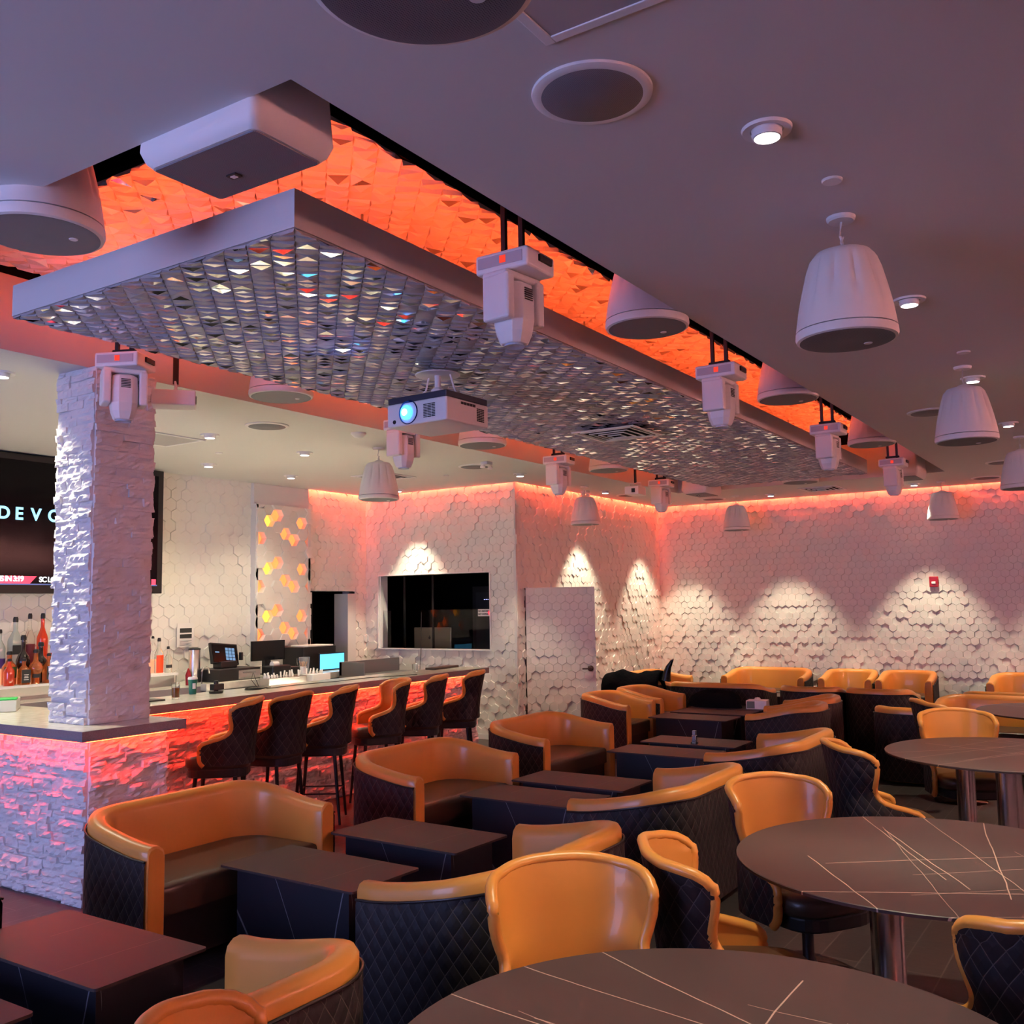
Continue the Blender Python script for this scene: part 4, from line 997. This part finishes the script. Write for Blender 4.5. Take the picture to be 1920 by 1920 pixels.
# booth things seen through the window
im=thing('desktop_computer','silver computer seen from behind through the wall window','computer',(XW+.55,9.38,0))
m=bx(0,-.36,1.18,.03,.36,1.56); ib=link('screen_back',m,alu,im,bevel=.008); m=MB(); m.lathe([(.022,0),(.001,.002)],20,M=Matrix.Translation((-.001,.05,1.40))@Matrix.Rotation(R(-90),4,'Y')); m.box(-.003,.045,1.42,-.001,.055,1.437); link('emblem',m,ink,ib)
link('foot',bx(-.02,-.1,.86,.16,.1,.87),alu,im); link('stand',bx(.03,-.08,.87,.06,.08,1.2),alu,im)
m=bx(XW+.35,8.0,.80,XW+1.2,9.95,.859); m.box(XW+.4,8.05,0,XW+1.1,8.1,.8); m.box(XW+.4,9.8,0,XW+1.1,9.85,.8); tag(link('booth_desk',m,black_pl),'dark desk in the booth behind the wall window','desk')
rk=thing('equipment_rack','dark equipment rack with tiny blue lights inside the booth','rack',(XW+1.6,8.9,0)); link('housing',bx(0,-.45,0,.6,.45,2.2),black_pl,rk)
m=MB(); [m.box(-.004,.2-.035*k,1.98,0,.215-.035*k,1.99) for k in range(3)]; m.box(-.004,-.1,1.55,0,.0,1.56); m.box(-.004,-.25,2.03,0,-.24,2.04); link('indicator_light',m,mat('blue indicator',(.3,.3,1),.5,emit=(.35,.35,1),es=3),rk)
link('face_plate',bx(-.003,-.38,.9,0,.38,2.1),mat('dark grey plate',(.03,.03,.035),.4),rk)
bk=MB(); bk.box(0,-.15,.86,.05,.15,.98); tag(link('blue_folder',bk,mat('blue folder',(.02,.12,.4),.5),loc=(XW+.5,8.42,0)),'blue folder on the booth desk behind the window','folder')
ns=thing('no_smoking_sign','white no smoking no vaping sticker on the lower window pane','sign',(XW+.045,8.02,1.735))
link('sticker',bx(0,-.125,0,.003,.125,.10),paper,ns)
ry=(R(90),0,R(-90))
for s,z in (('NO SMOKING',.055),('NO VAPING',.012)):
    text(ns,s,.034,(-.001,.118,z),ry,ink,off=.0006)
m=MB(); m.lathe([(.034,0),(.034,.002),(.026,.002),(.026,0)],24,M=Matrix.Translation((0,-.085,.05))@Matrix.Rotation(R(-90),4,'Y')); link('prohibition_ring',m,banner_red,ns)

# things on the low tables
bp=MB(); N=20
rows=[]
for i in range(12):
    v=i/11; row=[]
    for j in range(N+1):
        a=2*pi*j/N; r=cos(v*pi/2)**.6; n_=1+.07*sin(3*a+4*v)+.05*sin(7*a); row.append((.36*r*cos(a)*n_,.22*r*sin(a)*n_,.20*sin(v*pi/2)*(1+.12*sin(a*2+1))))
    rows.append(row)
bp.grid(rows); bg=thing('black_bag','slouched black bag lying on the low stone table','bag',(12.40,4.90,.503),1.5); link('bag_body',bp,black_cloth,bg,smooth=60)
m=MB(); m.tube([(-.25,-.1,.12),(-.1,-.14,.18),(.1,-.14,.18),(.25,-.1,.10)],.012,6); link('strap',m,black_cloth,bg)
simple('tissue_box','white and grey tissue box with a leaf print beside the black bag','box',(12.40,4.34,.5005),[('carton',bx(-.11,-.13,0,.11,.13,.11),white_pl,.005),('print_panel',bx(-.113,.02,.01,-.11,.12,.1),mat('green grey print',(.12,.16,.13),.5),0),('tissue',MB().lathe([(.05,.11),(.03,.14),(.001,.145)],12),paper,0)],rz=.15)
simple('small_bottle','small silver capped bottle standing alone on a low stone table','bottle',(9.10,3.84,.5005),[('glass_body',bx(-.022,-.022,0,.022,.022,.085),chrome,.006),('cap',bx(-.018,-.018,.086,.018,.018,.13),chrome2,.004),('foot_glass',bx(-.03,-.03,.0,.03,.03,.02),glass,.003)])
jk=MB(); rows=[]
for i in range(9):
    v=i/8; row=[]
    for j in range(25):
        u=j/24; w=.010*sin(u*17+v*5)+.006*sin(u*31+v*9)+.02*sin(u*5); 
        x=-.17+.34*v; zt=.80+.07*sin(pi*v)+.03*sin(u*9+1)+w-(.22*abs(2*v-1)**2.2); row.append((x,-.46+.9*u+.02*sin(v*9),zt))
    rows.append(row)
jk.grid(rows); jk.v=[(x,y,z+.0) for x,y,z in jk.v]
o=link('black_jacket',jk,black_cloth,smooth=80,loc=(12.80,6.32,.03)); s_=o.modifiers.new('t','SOLIDIFY'); s_.thickness=.03; s_.offset=1
tag(o,'rumpled black jacket draped over the chair back by the door','jacket')
hn=MB(); hn.tube([(0,0,.0),(0,-.02,.10),(0,-.05,.19),(0,-.10,.27),(0,-.13,.30)],.075,14,r2=.004); o=link('horn_headpiece',hn,mat('glossy black',(.01,.01,.012),.25),smooth=60,loc=(12.78,5.80,.79))
tag(o,'pointed shiny black horn shape standing beside the black jacket','ornament')
# cable on the wall below the window
cb=MB(); cb.tube([(XW-.04,9.12,1.80),(XW-.045,9.13,1.26),(XW-.04,9.16,.9)],.005,5); tag(link('hanging_cable',cb,black_pl),'thin dark cable hanging down the wall under the window','cable')

# ------------------------------------------------------------------ added fill lights out of view: blue panel, rose strip on a ledge
bs=thing('added_blue_panel','added blue fill light panel on the near wall, out of view','screen',(X0+.02,5.2,0))  # invented glowing panel, added for the blue wash from behind the camera
link('frame',bx(0,-2.2,.7,.06,2.2,3.1),black_pl,bs); link('display',bx(.06,-2.1,.8,.065,2.1,3.0),mat('added blue fill',(.2,.25,1),.5,emit=(.40,.47,1.),es=5.6),bs)
m=MB(); m.box(X0,YR,3.17,XF-.1,YR+.22,3.2); m.box(X0,YR+.20,3.2,XF-.1,YR+.22,3.26); struct(link('trim_6',m,white_paint))  # unseen ledge added so the rose strip shines up at the ceiling
strip('led_strip',(X0+1,YR+.10,3.2,XF-.3,YR+.15,3.215),mat('added rose fill',(1,.2,.2),.5,emit=(1,.40,.36), es=200),'added rose fill light strip along the right wall, out of view')  # unseen strip added to tint the right part of the ceiling
def area(name,loc,tgt,sx,sy,e,col):
    L=bpy.data.lights.new(name,'AREA'); L.shape='RECTANGLE'; L.size=sx; L.size_y=sy; L.energy=e; L.color=col
    o=bpy.data.objects.new(name,L); C.objects.link(o); o.location=loc; o.rotation_euler=(Vector(tgt)-Vector(loc)).to_track_quat('-Z','Y').to_euler(); return o
# blue beam light of the projector lens
L=bpy.data.lights.new('projector_beam','SPOT'); L.energy=12; L.color=(.1,.25,1); L.spot_size=R(60); L.shadow_soft_size=.03
o=bpy.data.objects.new('projector_beam',L); C.objects.link(o); o.location=(5.12,4.26,3.25); o.rotation_euler=Vector((-1,.1,.25)).to_track_quat('-Z','Y').to_euler()

w=bpy.data.worlds.new('world'); bpy.context.scene.world=w; w.use_nodes=True; w.node_tree.nodes['Background'].inputs[0].default_value=(.01,.01,.012,1)

# ------------------------------------------------------------------ camera
cam=bpy.data.cameras.new('camera'); co=bpy.data.objects.new('camera',cam); C.objects.link(co)
yaw,pitch,roll,F=5.78931715e-01,9.49952283e-02,-1.63385732e-02,1814.3594
f=Vector((cos(pitch)*cos(yaw),cos(pitch)*sin(yaw),sin(pitch))); r=f.cross(Vector((0,0,1))).normalized(); u=r.cross(f)
r2=cos(roll)*r+sin(roll)*u; u2=-sin(roll)*r+cos(roll)*u
co.matrix_world=Matrix(((r2.x,u2.x,-f.x,0),(r2.y,u2.y,-f.y,0),(r2.z,u2.z,-f.z,1.9),(0,0,0,1)))
cam.sensor_width=36; cam.lens=36*F/1920; cam.clip_start=.05
sc=bpy.context.scene; sc.camera=co
vs_=sc.view_settings; vs_.view_transform='Standard'; vs_.look='None'; vs_.gamma=1; vs_.exposure=.9; vs_.use_curve_mapping=False
